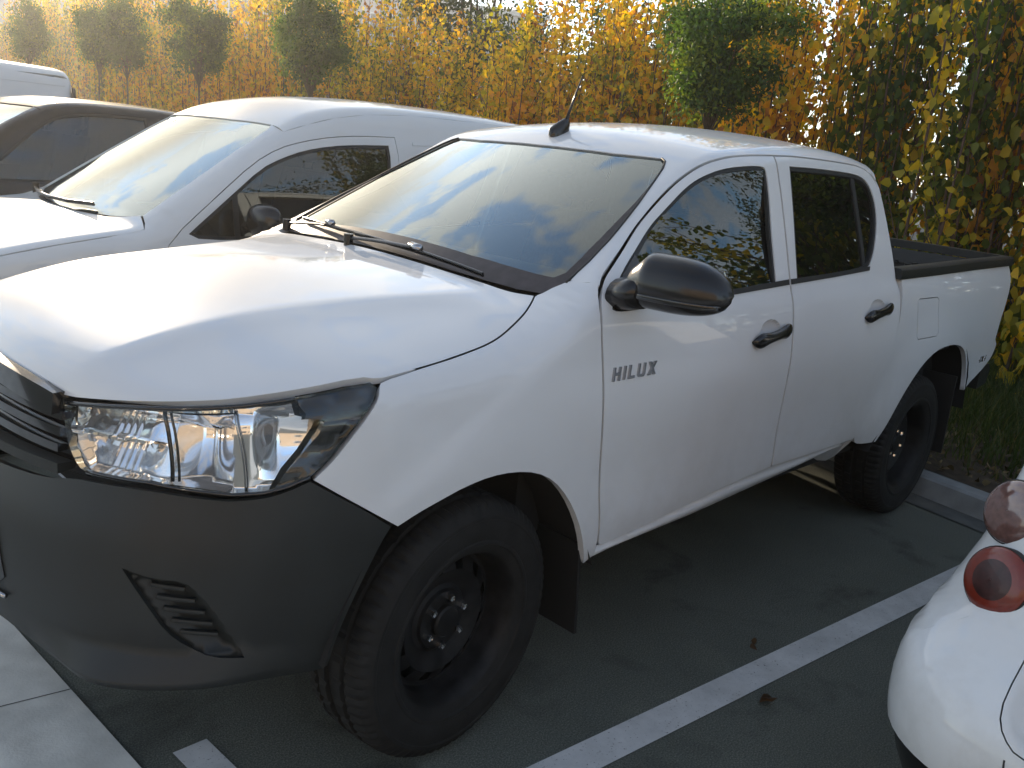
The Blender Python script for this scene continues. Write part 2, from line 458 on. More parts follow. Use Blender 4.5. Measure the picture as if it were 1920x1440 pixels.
def fill2d(loops, h, extra=None):
    """triangulated region inside loops[0] minus the other loops, with grid points spaced h"""
    pts = np.concatenate(loops); edges = []; b = 0
    for L in loops:
        edges += [(b+i, b+(i+1) % len(L)) for i in range(len(L))]; b += len(L)
    lo, hi = loops[0].min(0), loops[0].max(0)
    gx, gy = np.meshgrid(np.arange(lo[0]+h*.5, hi[0], h), np.arange(lo[1]+h*.5, hi[1], h), indexing='ij')
    g = np.stack([gx.ravel(), gy.ravel()], 1)
    if extra is not None: g = np.concatenate([g, extra])
    if len(g):
        g = g[inside(g, loops)]
        if len(g): g = g[segdist(g, loops) > .42*h]
    allp = np.concatenate([pts, g]) if len(g) else pts
    r = delaunay_2d_cdt([Vector(p) for p in allp], edges, [], 0, 1e-6)
    V = np.array([tuple(v) for v in r[0]]); T = np.array([f for f in r[2]])
    cen = V[T].mean(1); T = T[inside(cen, loops)]
    A = (V[T[:, 1], 0]-V[T[:, 0], 0])*(V[T[:, 2], 1]-V[T[:, 0], 1]) - (V[T[:, 2], 0]-V[T[:, 0], 0])*(V[T[:, 1], 1]-V[T[:, 0], 1])
    T[A < 0] = T[A < 0][:, ::-1]
    # map boundary loops to output vertices
    bl = []; b = 0
    omap = {}
    for i, src in enumerate(r[3]):
        for sidx in src: omap[sidx] = i
    for L in loops:
        bl.append([omap[b+i] for i in range(len(L))]); b += len(L)
    return V, T, bl
def panel(f, loops, mode, h=.025, off=0., flange=.022, relief=None, mirror=0, mb=None, extra=None, maxedge=None):
    """part of the surface f=0 outlined in a projection plane; mirror: 0 left side, 1 right side, 2 both in one mesh"""
    loops = [dens(L, min(h, maxedge or h)) for L in loops]
    V2, T, bl = fill2d(loops, h, extra)
    P = project(f, V2, mode); N = grad(f, P)
    if relief is not None:
        dep, e = relief(V2), 1e-3
        P0 = P.copy(); P = P0 - N*dep[:, None]
        Q = []
        for dv in ((e, 0), (0, e)):
            v2 = V2 + np.array(dv); Pq = project(f, v2, mode); Nq = grad(f, Pq); Q.append(Pq - Nq*relief(v2)[:, None])
        nn = np.cross(Q[0]-P, Q[1]-P); nn /= np.maximum(np.linalg.norm(nn, axis=1, keepdims=True), 1e-12)
        sg = np.sign((nn*N).sum(1, keepdims=True)); sg[sg == 0] = 1; N2 = nn*sg
    else: N2 = N
    P = P + N*off
    # orientation
    if len(T):
        tri = T[len(T)//2]; fn = np.cross(P[tri[1]]-P[tri[0]], P[tri[2]]-P[tri[0]])
        tot = np.cross(P[T[:, 1]]-P[T[:, 0]], P[T[:, 2]]-P[T[:, 0]]); s = (tot*N[T[:, 0]]).sum()
        if s < 0: T = T[:, ::-1]
    mbs = mb or MB()
    outs = []
    if flange:
        for k, L in enumerate(bl):
            q = V2[L]; t = np.roll(q, -1, 0) - np.roll(q, 1, 0); t /= np.maximum(np.linalg.norm(t, axis=1, keepdims=True), 1e-9)
            o2 = np.stack([t[:, 1], -t[:, 0]], 1)*(1 if area(q) > 0 else -1)*(1 if k == 0 else -1)
            outs.append(project(f, q + 1e-3*o2, mode) - project(f, q, mode))
    def put(P, N, N2, T, flip):
        if flip:
            P = P*[1, -1, 1]; N = N*[1, -1, 1]; N2 = N2*[1, -1, 1]; T = T[:, ::-1]
        mbs.add(P, T, N2)
        if flange:
            for k, L in enumerate(bl):
                a = P[L]; b = a - N[L]*flange; n = len(L); q = V2[L]
                t = np.roll(a, -1, 0) - np.roll(a, 1, 0); nn = np.cross(t, N[L]); nn /= np.maximum(np.linalg.norm(nn, axis=1, keepdims=True), 1e-9)
                if ((nn*outs[k]*([1, -1, 1] if flip else [1, 1, 1])).sum()) < 0: nn = -nn
                fs = [(i, (i+1) % n, n+(i+1) % n, n+i) for i in range(n)]
                fn = np.cross(np.roll(a, -1, 0)-a, b-a)
                if (fn*nn).sum() < 0: fs = [x[::-1] for x in fs]
                mbs.add(np.concatenate([a, b]), fs, np.concatenate([nn, nn]))
    if mirror in (0, 2): put(P, N, N2, T, False)
    if mirror in (1, 2): put(P, N, N2, T, True)
    return mbs
# ------------------------------------------------------------------ the white pickup
truck = empty('pickup_truck', (0, 0, 0), label='white double cab pickup truck with black front bumper and black door mirror, filling the middle', cat='pickup truck')
G = .006                                                             # panel gap
DOOR_F = smooth([(.536, .512), (.515, .66), (.484, .85), (.459, 1.0), (.444, 1.14), (.449, 1.227), (.484, 1.279), (.519, 1.309), (.566, 1.336), (.735, 1.423),
    (.889, 1.519), (1.021, 1.598), (1.138, 1.655), (1.252, 1.686), (1.382, 1.702), (1.555, 1.7125), (1.556, 1.60), (1.550, 1.40), (1.545, 1.25),
    (1.548, 1.0), (1.556, .80), (1.566, .563), (1.333, .553), (1.044, .530), (.788, .508), (.582, .494), (.548, .497)], 2)
DOOR_R = smooth([(1.562, 1.7120), (1.70, 1.719), (1.90, 1.720), (2.10, 1.719), (2.28, 1.714), (2.37, 1.690), (2.43, 1.63), (2.462, 1.54), (2.475, 1.42), (2.490, 1.32),
    (2.525, 1.23), (2.535, 1.15), (2.532, 1.05), (2.515, .96), (2.480, .87), (2.435, .77), (2.400, .66), (2.355, .588), (2.312, .552), (1.942, .556), (1.574, .563),
    (1.564, .80), (1.556, 1.0), (1.553, 1.25), (1.558, 1.40), (1.564, 1.60)], 2)
WIN_F = smooth([(.512, 1.268), (.591, 1.327), (.779, 1.417), (.930, 1.508), (1.030, 1.574), (1.111, 1.615), (1.224, 1.651), (1.351, 1.667), (1.460, 1.673), (1.478, 1.655),
    (1.476, 1.57), (1.462, 1.455), (1.450, 1.262), (1.130, 1.243), (.80, 1.232), (.530, 1.222), (.502, 1.232)], 2, keep=75)
WIN_R = smooth([(1.652, 1.682), (1.855, 1.686), (2.155, 1.684), (2.270, 1.676), (2.335, 1.647), (2.372, 1.592), (2.374, 1.518), (2.339, 1.434), (2.282, 1.351), (2.224, 1.297),
    (1.894, 1.280), (1.603, 1.270), (1.612, 1.376), (1.634, 1.538)], 2, keep=60)
def ell(cx, cz, a, b, n=20, rot=0.): return [(cx + a*math.cos(t)*math.cos(rot) - b*math.sin(t)*math.sin(rot), cz + a*math.cos(t)*math.sin(rot) + b*math.sin(t)*math.cos(rot)) for t in np.linspace(0, 2*math.pi, n, endpoint=False)]
CUP_F = ell(1.385, 1.112, .070, .040); CUP_R = ell(2.285, 1.142, .075, .038)
HL = [(.380, 1.017), (.535, 1.042), (.657, 1.056), (.752, 1.068), (.849, 1.085), (.934, 1.102), (1.005, 1.112), (1.022, 1.101), (1.018, 1.081), (.998, 1.050),
      (.960, .996), (.924, .945), (.889, .907), (.842, .885), (.804, .874), (.748, .869), (.711, .872), (.592, .880), (.455, .874), (.432, .882), (.403, .919), (.385, .962)]
def both(name, mat, f, loops, mode, **kw):
    """the same panel on the left and on the right, two objects"""
    out = []
    for m in (0, 1): out.append(panel(f, loops, mode, mirror=m, **kw).build(name, mat, kw.get('parent') or truck))
    return out
# ---- bonnet
def lip(y): return np.interp(abs(y), [0, .12, .2, .3, .36, .41, .57, .673, .724, .779, .815], [-.893, -.885, -.876, -.862, -.849, -.836, -.760, -.668, -.598, -.478, -.337])
nose = [(lip(y), y) for y in (.815, .779, .724, .673, .57, .41, .36, .3, .2, .1, 0)]
side = [(-.306, .838), (-.188, .832), (-.061, .820), (.078, .803), (.176, .777), (.253, .747), (.315, .712), (.345, .690)]
rear = [(.345, .690), (.314, .619), (.293, .512), (.272, .36), (.264, .18), (.263, 0)]
half = [(x + (0 if i < 1 else 0), y) for i, (x, y) in enumerate(side)]
BON = [(x, -y) for x, y in nose[::-1]] + [(x, -y) for x, y in half] + [(x, -y) for x, y in rear[1:]]
BON = BON + [(x, -y) for x, y in BON[::-1][1:-1]]
BON = smooth(BON, 2, keep=50)
xs = np.linspace(-.86, .26, 110)
crease = np.concatenate([np.stack([xs, s*_wc(xs)], 1) for s in (-1, 1)])
def mir(L): return L + [(x, -y) for x, y in L[::-1] if abs(y) > 1e-6]
LIP3 = np.array([(-.888, -.0001, 1.056), (-.873, -.121, 1.051), (-.866, -.214, 1.047), (-.858, -.295, 1.041), (-.846, -.357, 1.035), (-.834, -.407, 1.027), (-.758, -.57, 1.050), (-.667, -.673, 1.064), (-.597, -.724, 1.073), (-.477, -.779, 1.093),
    (-.337, -.815, 1.118), (-.300, -.838, 1.114), (-.25, -.8365, 1.119), (-.188, -.832, 1.124)])
BACK = [(-.805, 0), (-.795, -.2), (-.770, -.36), (-.735, -.46), (-.655, -.58), (-.560, -.683), (-.48, -.738), (-.37, -.789), (-.26, -.818), (-.188, -.830)]
BACKd = [tuple(p) for p in dens(smooth(BACK, 2, closed=False), .009, closed=False)]
lip_d = smooth(LIP3[:, :], 1, closed=False, keep=40)
lip2 = [tuple(p) for p in unproj(lip_d, 'r')]
back3 = project(F, BACKd, 'z'); back2 = [tuple(p) for p in unproj(back3, 'r')]
bonm = MB()
RB = [(x, -y) for x, y in [(-.188, .830), (-.061, .818), (.078, .801), (.176, .775), (.253, .745), (.313, .711), (.343, .691), (.312, .619), (.298, .512), (.284, .36), (.278, .18), (.277, 0)]]
RB = [tuple(p) for p in smooth(RB, 2, keep=60, closed=False)]
panel(F, [mir(BACKd + RB[1:])], 'z', h=.016, maxedge=.016, flange=0, extra=crease, mb=bonm)
for m_ in (0, 1): panel(F, [lip2 + back2[::-1][1:]], 'r', h=.012, maxedge=.016, flange=.02, mirror=m_, mb=bonm)
edge3 = project(F, dens(RB, .02, closed=False), 'z'); eN = grad(F, edge3)
for s_ in (1, -1):
    a_ = edge3*[1, s_, 1]; b_ = (edge3 - eN*.03)*[1, s_, 1]
    bonm.add(np.concatenate([a_, b_]), [(i, i+1, len(a_)+i+1, len(a_)+i) for i in range(len(a_)-1)], np.concatenate([eN, eN])*[1, s_, 1])
bonm.build('bonnet', WHITE, truck)
# ---- front wings
arcF = [(.482, .452), (.452, .53), (.408, .625), (.351, .705), (.279, .772), (.200, .812), (.110, .832), (.023, .836), (-.06, .826), (-.14, .806), (-.21, .787), (-.268, .766)]
sm = np.array([p for p in RB if p[0] > -.2 and p[1] < -.690][:-1] + [(.343, -.691)]); sm = sm[np.argsort(sm[:, 0])]
sm = np.concatenate([[(-.297, -.8385)], sm]); tg_ = np.gradient(sm, axis=0); tg_ /= np.linalg.norm(tg_, axis=1, keepdims=True)
sm = sm + np.stack([tg_[:, 1], -tg_[:, 0]], 1)*.0055
SEAM = [(p[0], p[2]) for p in project(F, sm, 'z')[::-1]]
WING = [(.530, .470), (.528, .512), (.508, .66), (.477, .85), (.452, 1.0), (.437, 1.14), (.442, 1.227), (.475, 1.281), (.509, 1.3055), (.480, 1.297), (.462, 1.2945), (.454, 1.295), (.415, 1.277), (.375, 1.259)] + SEAM + [(-.308, 1.098), (-.318, 1.080), (-.344, 1.048), (-.388, .994), (-.427, .943), (-.466, .905), (-.410, .866), (-.265, .767)] + arcF[::-1][1:-1] + [(.482, .455)]
panel_wing = smooth(WING, 1, keep=40)
both('front_wing', WHITE, F, [panel_wing], 'y', h=.02)
# ---- doors with windows, mirrors, handles
def off2(L, d): return offset_loop(dens(L, .02), d)
def glass_panel(loop, parent, name, mat, depth, mirror, f=F, mode='y'):
    B = project(f, off2(loop, .004), mode); x, z = B[:, 0], B[:, 2]   # a true pane: one gentle curve through the opening's edge
    A = np.stack([1+0*x, x, z, x*z, z*z, x*x], 1); cf = np.linalg.lstsq(A, -B[:, 1], rcond=None)[0]
    def pane(p):
        X, Z = p[..., 0], p[..., 2]; return np.abs(p[..., 1]) - (cf[0] + cf[1]*X + cf[2]*Z + cf[3]*X*Z + cf[4]*Z*Z + cf[5]*X*X)
    return panel(pane, [off2(loop, .004)], mode, h=.05, off=-depth, flange=0, mirror=mirror).build(name, mat, parent)
def seal_panel(loop, w, parent, mirror, f=F, mode='y', depth=.004, name='window_seal', mat=None, wl=None):
    inner = offset_loop(dens(loop, .02), w)
    return panel(f, [off2(loop, .002), inner], mode, h=.03, off=-depth, flange=.012, mirror=mirror).build(name, mat or RUBBER, parent)
def handle(cx, cz, half_len, parent, mirror):
    """pull handle bridging its cup: two rounded ends and a thin waist"""
    rings = []; sgn = 1 if mirror else -1
    for t in np.linspace(-1, 1, 25):
        x = cx + t*half_len
        hz = (.019 + .010*math.exp(-((abs(t)-.72)/.28)**2))*math.sqrt(max(0.02, 1-abs(t)**6))
        z0 = cz + .016*t
        yb = -project(F, [(x, z0)], 'y')[0][1]
        dep = .030*(1-abs(t)**8)**.5*(0.8+.2*math.cos(t*2)) + .004
        ring = []
        for k in range(14):
            a = 2*math.pi*k/14
            ring.append((x, sgn*(yb + dep*.55 + dep*.5*math.cos(a)), z0 + hz*math.sin(a)))
        rings.append(ring)
    b = MB().loft(rings); b.build('handle', BLACK, parent, sharp=50)
for m in (0, 1):
    dF = panel(F, [off2(DOOR_F, .002), WIN_F, CUP_F], 'y', h=.022, mirror=m).build('front_door', WHITE, truck)
    dR = panel(F, [off2(DOOR_R, .002), WIN_R, CUP_R], 'y', h=.022, mirror=m).build('rear_door', WHITE, truck)
    for d, cup, (cx, cz), a, b in ((dF, CUP_F, (1.385, 1.112), .070, .040), (dR, CUP_R, (2.285, 1.142), .075, .038)):
        panel(F, [cup], 'y', h=.008, flange=0, mirror=m, relief=lambda q, cx=cx, cz=cz, a=a, b=b: .022*np.sqrt(np.maximum(0, 1.0001-((q[:, 0]-cx)/a)**2-((q[:, 1]-cz)/b)**2))).build('handle_cup', WHITE, d)
        handle(cx + .005, cz - .016, .130 if d is dF else .128, d, m)
    glass_panel(WIN_F, dF, 'window', SIDE_GLASS, .014, m); seal_panel(WIN_F, .013, dF, m)
    glass_panel(WIN_R, dR, 'window', DARK_GLASS, .014, m); seal_panel(WIN_R, .015, dR, m)
    # belt strips under the windows
    panel(F, [[(.560, 1.224), (.80, 1.2325), (1.130, 1.2435), (1.538, 1.2635), (1.538, 1.2825), (1.130, 1.2615), (.80, 1.250), (.560, 1.240)]], 'y', h=.02, off=.004, flange=.010, mirror=m).build('belt_strip', RUBBER, dF)
    panel(F, [[(1.557, 1.264), (1.894, 1.279), (2.232, 1.297), (2.24, 1.314), (1.894, 1.296), (1.557, 1.283)]], 'y', h=.02, off=.004, flange=.010, mirror=m).build('belt_strip', RUBBER, dR)
    # divider of the rear window
    panel(F, [[(2.195, 1.290), (2.222, 1.294), (2.216, 1.684), (2.186, 1.684)]], 'y', h=.03, off=-.009, flange=.010, mirror=m).build('window_divider', RUBBER, dR)
    # black triangle the mirror stands on
    panel(F, [[(.507, 1.240), (.530, 1.2255), (.70, 1.2315), (.70, 1.374), (.596, 1.322), (.516, 1.264)]], 'y', h=.02, off=-.001, flange=.012, mirror=m).build('mirror_base', BLACK, dF)
# letters of the badge on the front door
def glyph(ch):
    w = .145
    if ch == 'H': return [[(0, 0), (w, 0), (w, 1), (0, 1)], [(.62-w, 0), (.62, 0), (.62, 1), (.62-w, 1)], [(w, .40), (.62-w, .40), (.62-w, .60), (w, .60)]], .62
    if ch == 'I': return [[(0, 0), (w, 0), (w, 1), (0, 1)]], w
    if ch == 'L': return [[(0, 0), (.52, 0), (.52, .2), (w, .2), (w, 1), (0, 1)]], .52
    if ch == 'U': return [[(0, .14), (.10, 0), (.54, 0), (.64, .14), (.64, 1), (.64-w, 1), (.64-w, .2), (w, .2), (w, 1), (0, 1)]], .64
    if ch == 'X': return [[(0, 0), (.22, 0), (.34, .36), (.48, 0), (.70, 0), (.46, .5), (.70, 1), (.48, 1), (.36, .66), (.22, 1), (0, 1), (.24, .5)]], .70
for m in (0, 1):
    mbL = MB(); x = .492
    word = 'HILUX' if m == 0 else 'HILUX'
    total = .205; gap = .30; widths = [glyph(c)[1] for c in word]; unit = total/(sum(widths) + gap*(len(word)-1))
    pos = .490
    for ch in word:
        polys, wd = glyph(ch)
        for pg in polys:
            q = []
            for gx, gz in pg:
                u = (pos-.490) + gx*unit
                X = .490 + u if m == 0 else .490 + total - u
                q.append((X + (.006 if m == 0 else -.006)*gz, 1.030 + gz*.040 + .006*u))
            panel(F, [q], 'y', h=.012, off=.006, flange=.007, mirror=m, mb=mbL)
        pos += (wd + gap)*unit
    d = [o for o in truck.children if o.name.startswith('front_door')][m]
    mbL.build('badge_lettering', SATIN, d)
# ---- door mirror: an egg-shaped housing on a short foot
def make_mirror(sgn, parent):
    rings = []
    def fold(pts):
        if sgn < 0: return pts
        out = []
        for x, y, z in pts:                                          # the far mirror is folded back along the door
            dx, dy = x-.56, y-.93; a = RAD(-72); out.append((.90 + dx*math.cos(a) - dy*math.sin(a), .945 + dx*math.sin(a) + dy*math.cos(a), z))
        return out
    for t in np.linspace(0, 1, 19):
        y = .880 + .285*t
        e = max(.02, (1-(max(0, t-.35)/.65)**2.6))**.5
        fz = min(1, .50+3.0*t)
        h = .088*e*fz; zc = 1.318 + .006*t - .012*t*t
        x0 = .560 + .045*t; hx = .082*e*min(1, .55+2.0*t)
        ring = []
        for k in range(24):
            a = 2*math.pi*k/24; ca, sa = math.cos(a), math.sin(a)
            px = math.copysign(abs(ca)**.8, ca); pz = math.copysign(abs(sa)**.8, sa)
            if ca > 0: px *= .62                                   # flat glass side to the rear
            top = 1.0 if sa > 0 else (.80)
            ring.append((x0 + hx*px + .022*max(0, sa)*.6, sgn*y, zc + h*pz*top))
        rings.append(fold(ring))
    mb = MB().loft(rings)
    o = mb.build('side_mirror', BLACK, parent, sharp=60)
    mb = MB(); mb.loft([[(.545 + .062*math.cos(a), sgn*(.835+.095*t), 1.272 + .022*t + .048*math.sin(a)) for a in np.linspace(0, 2*math.pi, 16, endpoint=False)] for t in (0, .5, 1)])
    if sgn < 0: mb.build('mirror_arm', BLACK, o)
    # groove and indicator strip along the lower front
    pth = []
    for t in np.linspace(.18, .965, 16):
        y = .880 + .285*t; e = max(.02, (1-(max(0, t-.35)/.65)**2.6))**.5
        pth.append((.560 + .045*t - .080*e*min(1, .55+2.0*t)*.985, sgn*y, 1.318-.030))
    MB().sweep(rrect(.010, .016, .004), fold(pth)).build('mirror_trim', GLOSSB, o)
    gl = [(.93, 1.27), (1.12, 1.275), (1.135, 1.32), (1.11, 1.38), (.95, 1.385), (.925, 1.33)]
    MB().loft([fold([(x, sgn*y, z) for y, z in gl]) for x in (.640, .645)]).build('mirror_glass', CHROME, o, smooth=False)
fd = [o for o in truck.children if o.name.startswith('front_door')]
make_mirror(-1, fd[0]); make_mirror(1, fd[1])
# ---- roof, pillars and cab back
top = [(.49, 1.281), (.563, 1.3435), (.706, 1.4335), (.863, 1.5275), (1.003, 1.6065), (1.126, 1.6635), (1.250, 1.6935), (1.392, 1.7085), (1.56, 1.7185), (1.70, 1.7255), (1.90, 1.7265), (2.10, 1.7255), (2.29, 1.7205), (2.375, 1.698)]
def outer_edge(L, lo, hi, cond):
    D_ = offset_loop(dens(L, .02), -.004); q = D_[[cond(p) for p in D_]]; return q[np.argsort(q[:, 0])]
topF = outer_edge(DOOR_F, .49, 1.55, lambda p: p[0] > .492 and p[1] > 1.2835 + (p[0]-.49)*.5 - max(0, p[0]-.9)*.25 and p[0] < 1.545)
topR = outer_edge(DOOR_R, 1.56, 2.37, lambda p: p[1] > 1.66 and 1.575 < p[0] < 2.378)
top3 = project(F, np.concatenate([topF, topR]), 'y')
wsL = [(.455, -.726), (.546, -.711), (.647, -.692), (.842, -.640), (.960, -.602), (1.036, -.575), (1.075, -.552), (1.087, -.528), (1.066, -.44), (1.046, -.346), (1.030, -.18), (1.024, 0)]
ws3 = project(F, wsL, 'z')
roofend = [(2.40, -.655), (2.44, -.62), (2.455, -.55), (2.47, -.3), (2.475, 0)]
re3 = project(F, roofend, 'z')
left = [tuple(p[:2]) for p in ws3[::-1]] + [(.462, -.752), (.480, -.776)] + [tuple(p[:2]) for p in top3] + roofend
right = [(x, -y) for x, y in left[::-1] if abs(y) > 1e-6]
ROOF = left + right
panel(F, [ROOF], 'z', h=.022, flange=.02).build('cab_roof', WHITE, truck)
def Fc(p): return smax(F(p), p[..., 0] - Xr(np.abs(p[..., 1]), p[..., 2]), .10)
cz = np.linspace(1.66, .56, 24)
corner = march(Fc, np.stack([2.25 + 0*cz + 1.0, -.55 - 1.0 + 0*cz, cz], 1), np.tile([-.7071, .7071, 0], (24, 1)), 1.6, 160)
edgeR = [(2.385, 1.690), (2.440, 1.632), (2.469, 1.54), (2.481, 1.42), (2.496, 1.32), (2.530, 1.232), (2.541, 1.15)]
pil = [(2.378, 1.698), (2.40, re3[0][2]), (2.44, re3[1][2])] + [(p[0], p[2]) for p in corner if p[2] > 1.14][0:] + [(2.541, 1.15)] + edgeR[::-1][1:-1]
both('cab_pillar', WHITE, Fc, [pil], 'y', h=.02)
bk = [(p[1], p[2]) for p in corner] ; bk = [(y, z) for y, z in bk if z > .6]
re2 = [(p[1], p[2]) for p in re3][1:]
BK = bk[::-1] + re2 ; BK = BK + [(-y, z) for y, z in BK[::-1] if abs(y) > 1e-6]
RWIN = smooth([(-.56, 1.34), (.56, 1.34), (.60, 1.40), (.54, 1.66), (.48, 1.69), (-.48, 1.69), (-.54, 1.66), (-.60, 1.40)], 2, keep=75)
panel(Fc, [BK, RWIN], 'b', h=.05, flange=.02).build('cab_back', WHITE, truck)
o = panel(Fc, [off2(RWIN, .004)], 'b', h=.06, off=-.01, flange=0).build('rear_window', DARK_GLASS, truck)
# ---- windscreen with dark printed border, cowl and wipers
WS = [(p[0], p[1]) for p in ws3]
bot = [(.372, -.705), (.345, -.62), (.325, -.512), (.306, -.36), (.298, -.18), (.296, 0)]
WSL = [(.440, -.722)] + [tuple(p) for p in WS[1:]] + [(0, 0)]
WSL = [(.372, -.700), (.440, -.7215)] + [tuple(p) for p in WS[1:]]
WSO = WSL + [(x, -y) for x, y in WSL[::-1][1:]]
WSO = WSO + [(x, -y) for x, y in bot[1:]] + [(x, y) for x, y in bot[::-1][1:-1]]
WSO = dens(WSO, .02)
def pane_ws(p): return .468*(Xws(np.abs(p[..., 1]), p[..., 2]) - p[..., 0])
wsp = panel(pane_ws, [offset_loop(WSO, .003)], 'z', h=.04, off=-.006, flange=0).build('windscreen', WS_GLASS, truck)
inA, inB = offset_loop(WSO, .006), offset_loop(WSO, .034); tx = (1-sst(.55, 1.0, WSO[:, 0]))[:, None]; inn = inA*(1-tx) + inB*tx; inn[:, 0] += .052*(1-sst(.30, .62, inn[:, 0]))
panel(pane_ws, [offset_loop(WSO, .002), inn], 'z', h=.03, off=-.003, flange=0).build('windscreen_border', pmat('dark_border', (.034, .027, .030), rough=.42, spec=.3, noise=.35, nscale=30), wsp)
MB().tube(project(F, dens([(x, y) for x, y in WSL[1:9]], .03, closed=False), 'z'), .004, seg=6).build('windscreen_seal', RUBBER, wsp)
MB().tube(project(F, dens([(x, -y) for x, y in WSL[1:9]], .03, closed=False), 'z'), .004, seg=6).build('windscreen_seal', RUBBER, wsp)
COWL = [(x+.02, y) for x, y in bot] + [(x-.02, y) for x, y in rear[::-1]] if False else None
cw = [(.385, -.71), (.345, -.62), (.325, -.512), (.306, -.36), (.298, -.18), (.296, 0)]
cw2 = [(.335, -.700), (.305, -.62), (.284, -.512), (.263, -.36), (.255, -.18), (.254, 0)]
CW = [(x+.03, y) for x, y in cw] + [(x+.03, -y) for x, y in cw[::-1][1:]] + [(x, -y) for x, y in cw2] + [(x, y) for x, y in cw2[::-1][1:]]
panel(F, [CW], 'z', h=.03, off=-.022, flange=.02).build('cowl_panel', RUBBER, truck)
def on(pts, off, mode='z'):
    P = project(F, pts, mode); return P + grad(F, P)*off
def wiper(blade, arm):
    """blade in its clips, pressed by a sprung arm"""
    pb = on(dens(blade, .02, closed=False), .012)
    mb = MB().sweep(rrect(.008, .015, .003, 2), pb, upv=(-.45, 0, .9)); o = mb.build('wiper', BLACK, truck, sharp=40)
    pa = on(dens(arm, .02, closed=False), .022); n = len(pa)
    MB().sweep(rrect(.014, .008, .003, 2), pa, upv=(-.45, 0, .9)).build('wiper_arm', BLACK, o, sharp=40)
    mid = pb[len(pb)//2]; b2 = MB(); b2.sweep(rrect(.022, .020, .006, 2), np.array([mid - (pb[-1]-pb[0])*.04, mid + (pb[-1]-pb[0])*.04]) + [0, 0, .012], upv=(-.45, 0, .9))
    b2.build('wiper_clip', SATIN, o)
    MB().tube([pa[0] + [0, 0, -.03], pa[0] + [0, 0, .012]], .016, seg=14).build('wiper_spindle', BLACK, o, sharp=40)
wiper([(.330, .16), (.318, -.05), (.318, -.30), (.322, -.50)], [(.285, .13), (.300, .0), (.312, -.14), (.316, -.17)])
wiper([(.415, .62), (.375, .45), (.345, .28), (.33, .12)], [(.37, .66), (.36, .56), (.352, .40), (.345, .36)])
# ---- sills
for m, s in ((0, -1), (1, 1)):
    xs = np.linspace(.50, 2.31, 40)
    bot_z = np.interp(xs, [.48, .59, 1.08, 1.83, 2.10, 2.31], [.448, .462, .472, .508, .526, .545])
    top_z = np.interp(xs, [.48, .58, 1.044, 1.333, 1.94, 2.31], [.490, .488, .524, .549, .550, .548])
    SILL = [(x, z) for x, z in zip(xs, np.maximum(top_z, bot_z+.012))] + [(x, z) for x, z in zip(xs[::-1], bot_z[::-1])]
    def fs(p):
        x = p[..., 0]; w = np.abs(p[..., 1]); z = p[..., 2]
        zb = np.interp(x, [.48, .59, 1.08, 1.83, 2.10, 2.31], [.448, .462, .472, .508, .526, .545])
        zt = np.maximum(np.interp(x, [.48, .58, 1.044, 1.333, 1.94, 2.31], [.490, .488, .524, .549, .550, .548]), zb+.012)
        t = (z-zb)/np.maximum(zt-zb, .005)
        return w - (.868 + .016*np.sin(np.clip(t, 0, 1)*math.pi))
    panel(fs, [SILL], 'y', h=.012, flange=.12, mirror=m).build('sill', WHITE, truck)
# ---- load bed
arcR = [(3.634, .615), (3.628, .68), (3.585, .760), (3.51, .835), (3.42, .880), (3.30, .903), (3.17, .908), (3.03, .895), (2.90, .845), (2.79, .757), (2.68, .646), (2.60, .56), (2.548, .500)]
BEDS = [(2.548, .500), (2.44, .505), (2.345, .522), (2.318, .556), (2.362, .592), (2.407, .664), (2.442, .772), (2.487, .872), (2.522, .962), (2.539, 1.05), (2.542, 1.15), (2.536, 1.262),
        (2.96, 1.266), (3.48, 1.279), (3.945, 1.289), (4.047, 1.289), (4.068, 1.238), (4.052, 1.159), (4.022, 1.067), (3.985, .98), (3.985, .872), (4.035, .838), (4.025, .79), (3.990, .745), (3.86, .683)] + arcR[:-1]
BEDS = smooth(BEDS, 1, keep=50)
LID = [(2.722, 1.150), (2.74, 1.162), (2.965, 1.160), (2.985, 1.145), (3.02, .985), (3.005, .968), (2.79, .966), (2.77, .98)]
for m in (0, 1):
    if m == 0:
        b = panel(Fbed, [BEDS, LID], 'y', h=.025, mirror=m).build('bed_side', WHITE, truck)
        panel(Fbed, [offset_loop(dens(LID, .03), .004)], 'y', h=.02, mirror=m, flange=.012).build('fuel_lid', WHITE, b)
        st = MB()
        for q in ([(3.83, .752), (3.842, .752), (3.872, .785), (3.858, .785)], [(3.858, .752), (3.872, .752), (3.842, .785), (3.828, .785)], [(3.80, .762), (3.822, .762), (3.822, .768), (3.80, .768)], [(3.812, .750), (3.819, .750), (3.823, .784), (3.815, .784)], [(3.882, .762), (3.906, .764), (3.906, .770), (3.882, .768)], [(3.893, .752), (3.900, .753), (3.906, .787), (3.898, .786)]):
            panel(Fbed, [q], 'y', h=.02, off=.003, flange=.004, mirror=m, mb=st)
        st.build('badge_lettering', SATIN, b)
    else:
        panel(Fbed, [BEDS], 'y', h=.03, mirror=m).build('bed_side', WHITE, truck)
def railz(x): return np.interp(x, [2.5, 2.96, 3.48, 4.05], [1.258, 1.266, 1.279, 1.289])
sec = [(-.030, -.004), (.036, -.004), (.040, .010), (.038, .036), (.028, .044), (-.022, .044), (-.030, .036)]
for s in (-1, 1):
    xs = np.linspace(2.505, 4.045, 30)
    sec2 = sec if s < 0 else [(-a, b) for a, b in sec[::-1]]
    MB().sweep(sec2, [(x, s*.828, railz(x)) for x in xs]).build('bed_rail', BUMPER, truck, sharp=40)
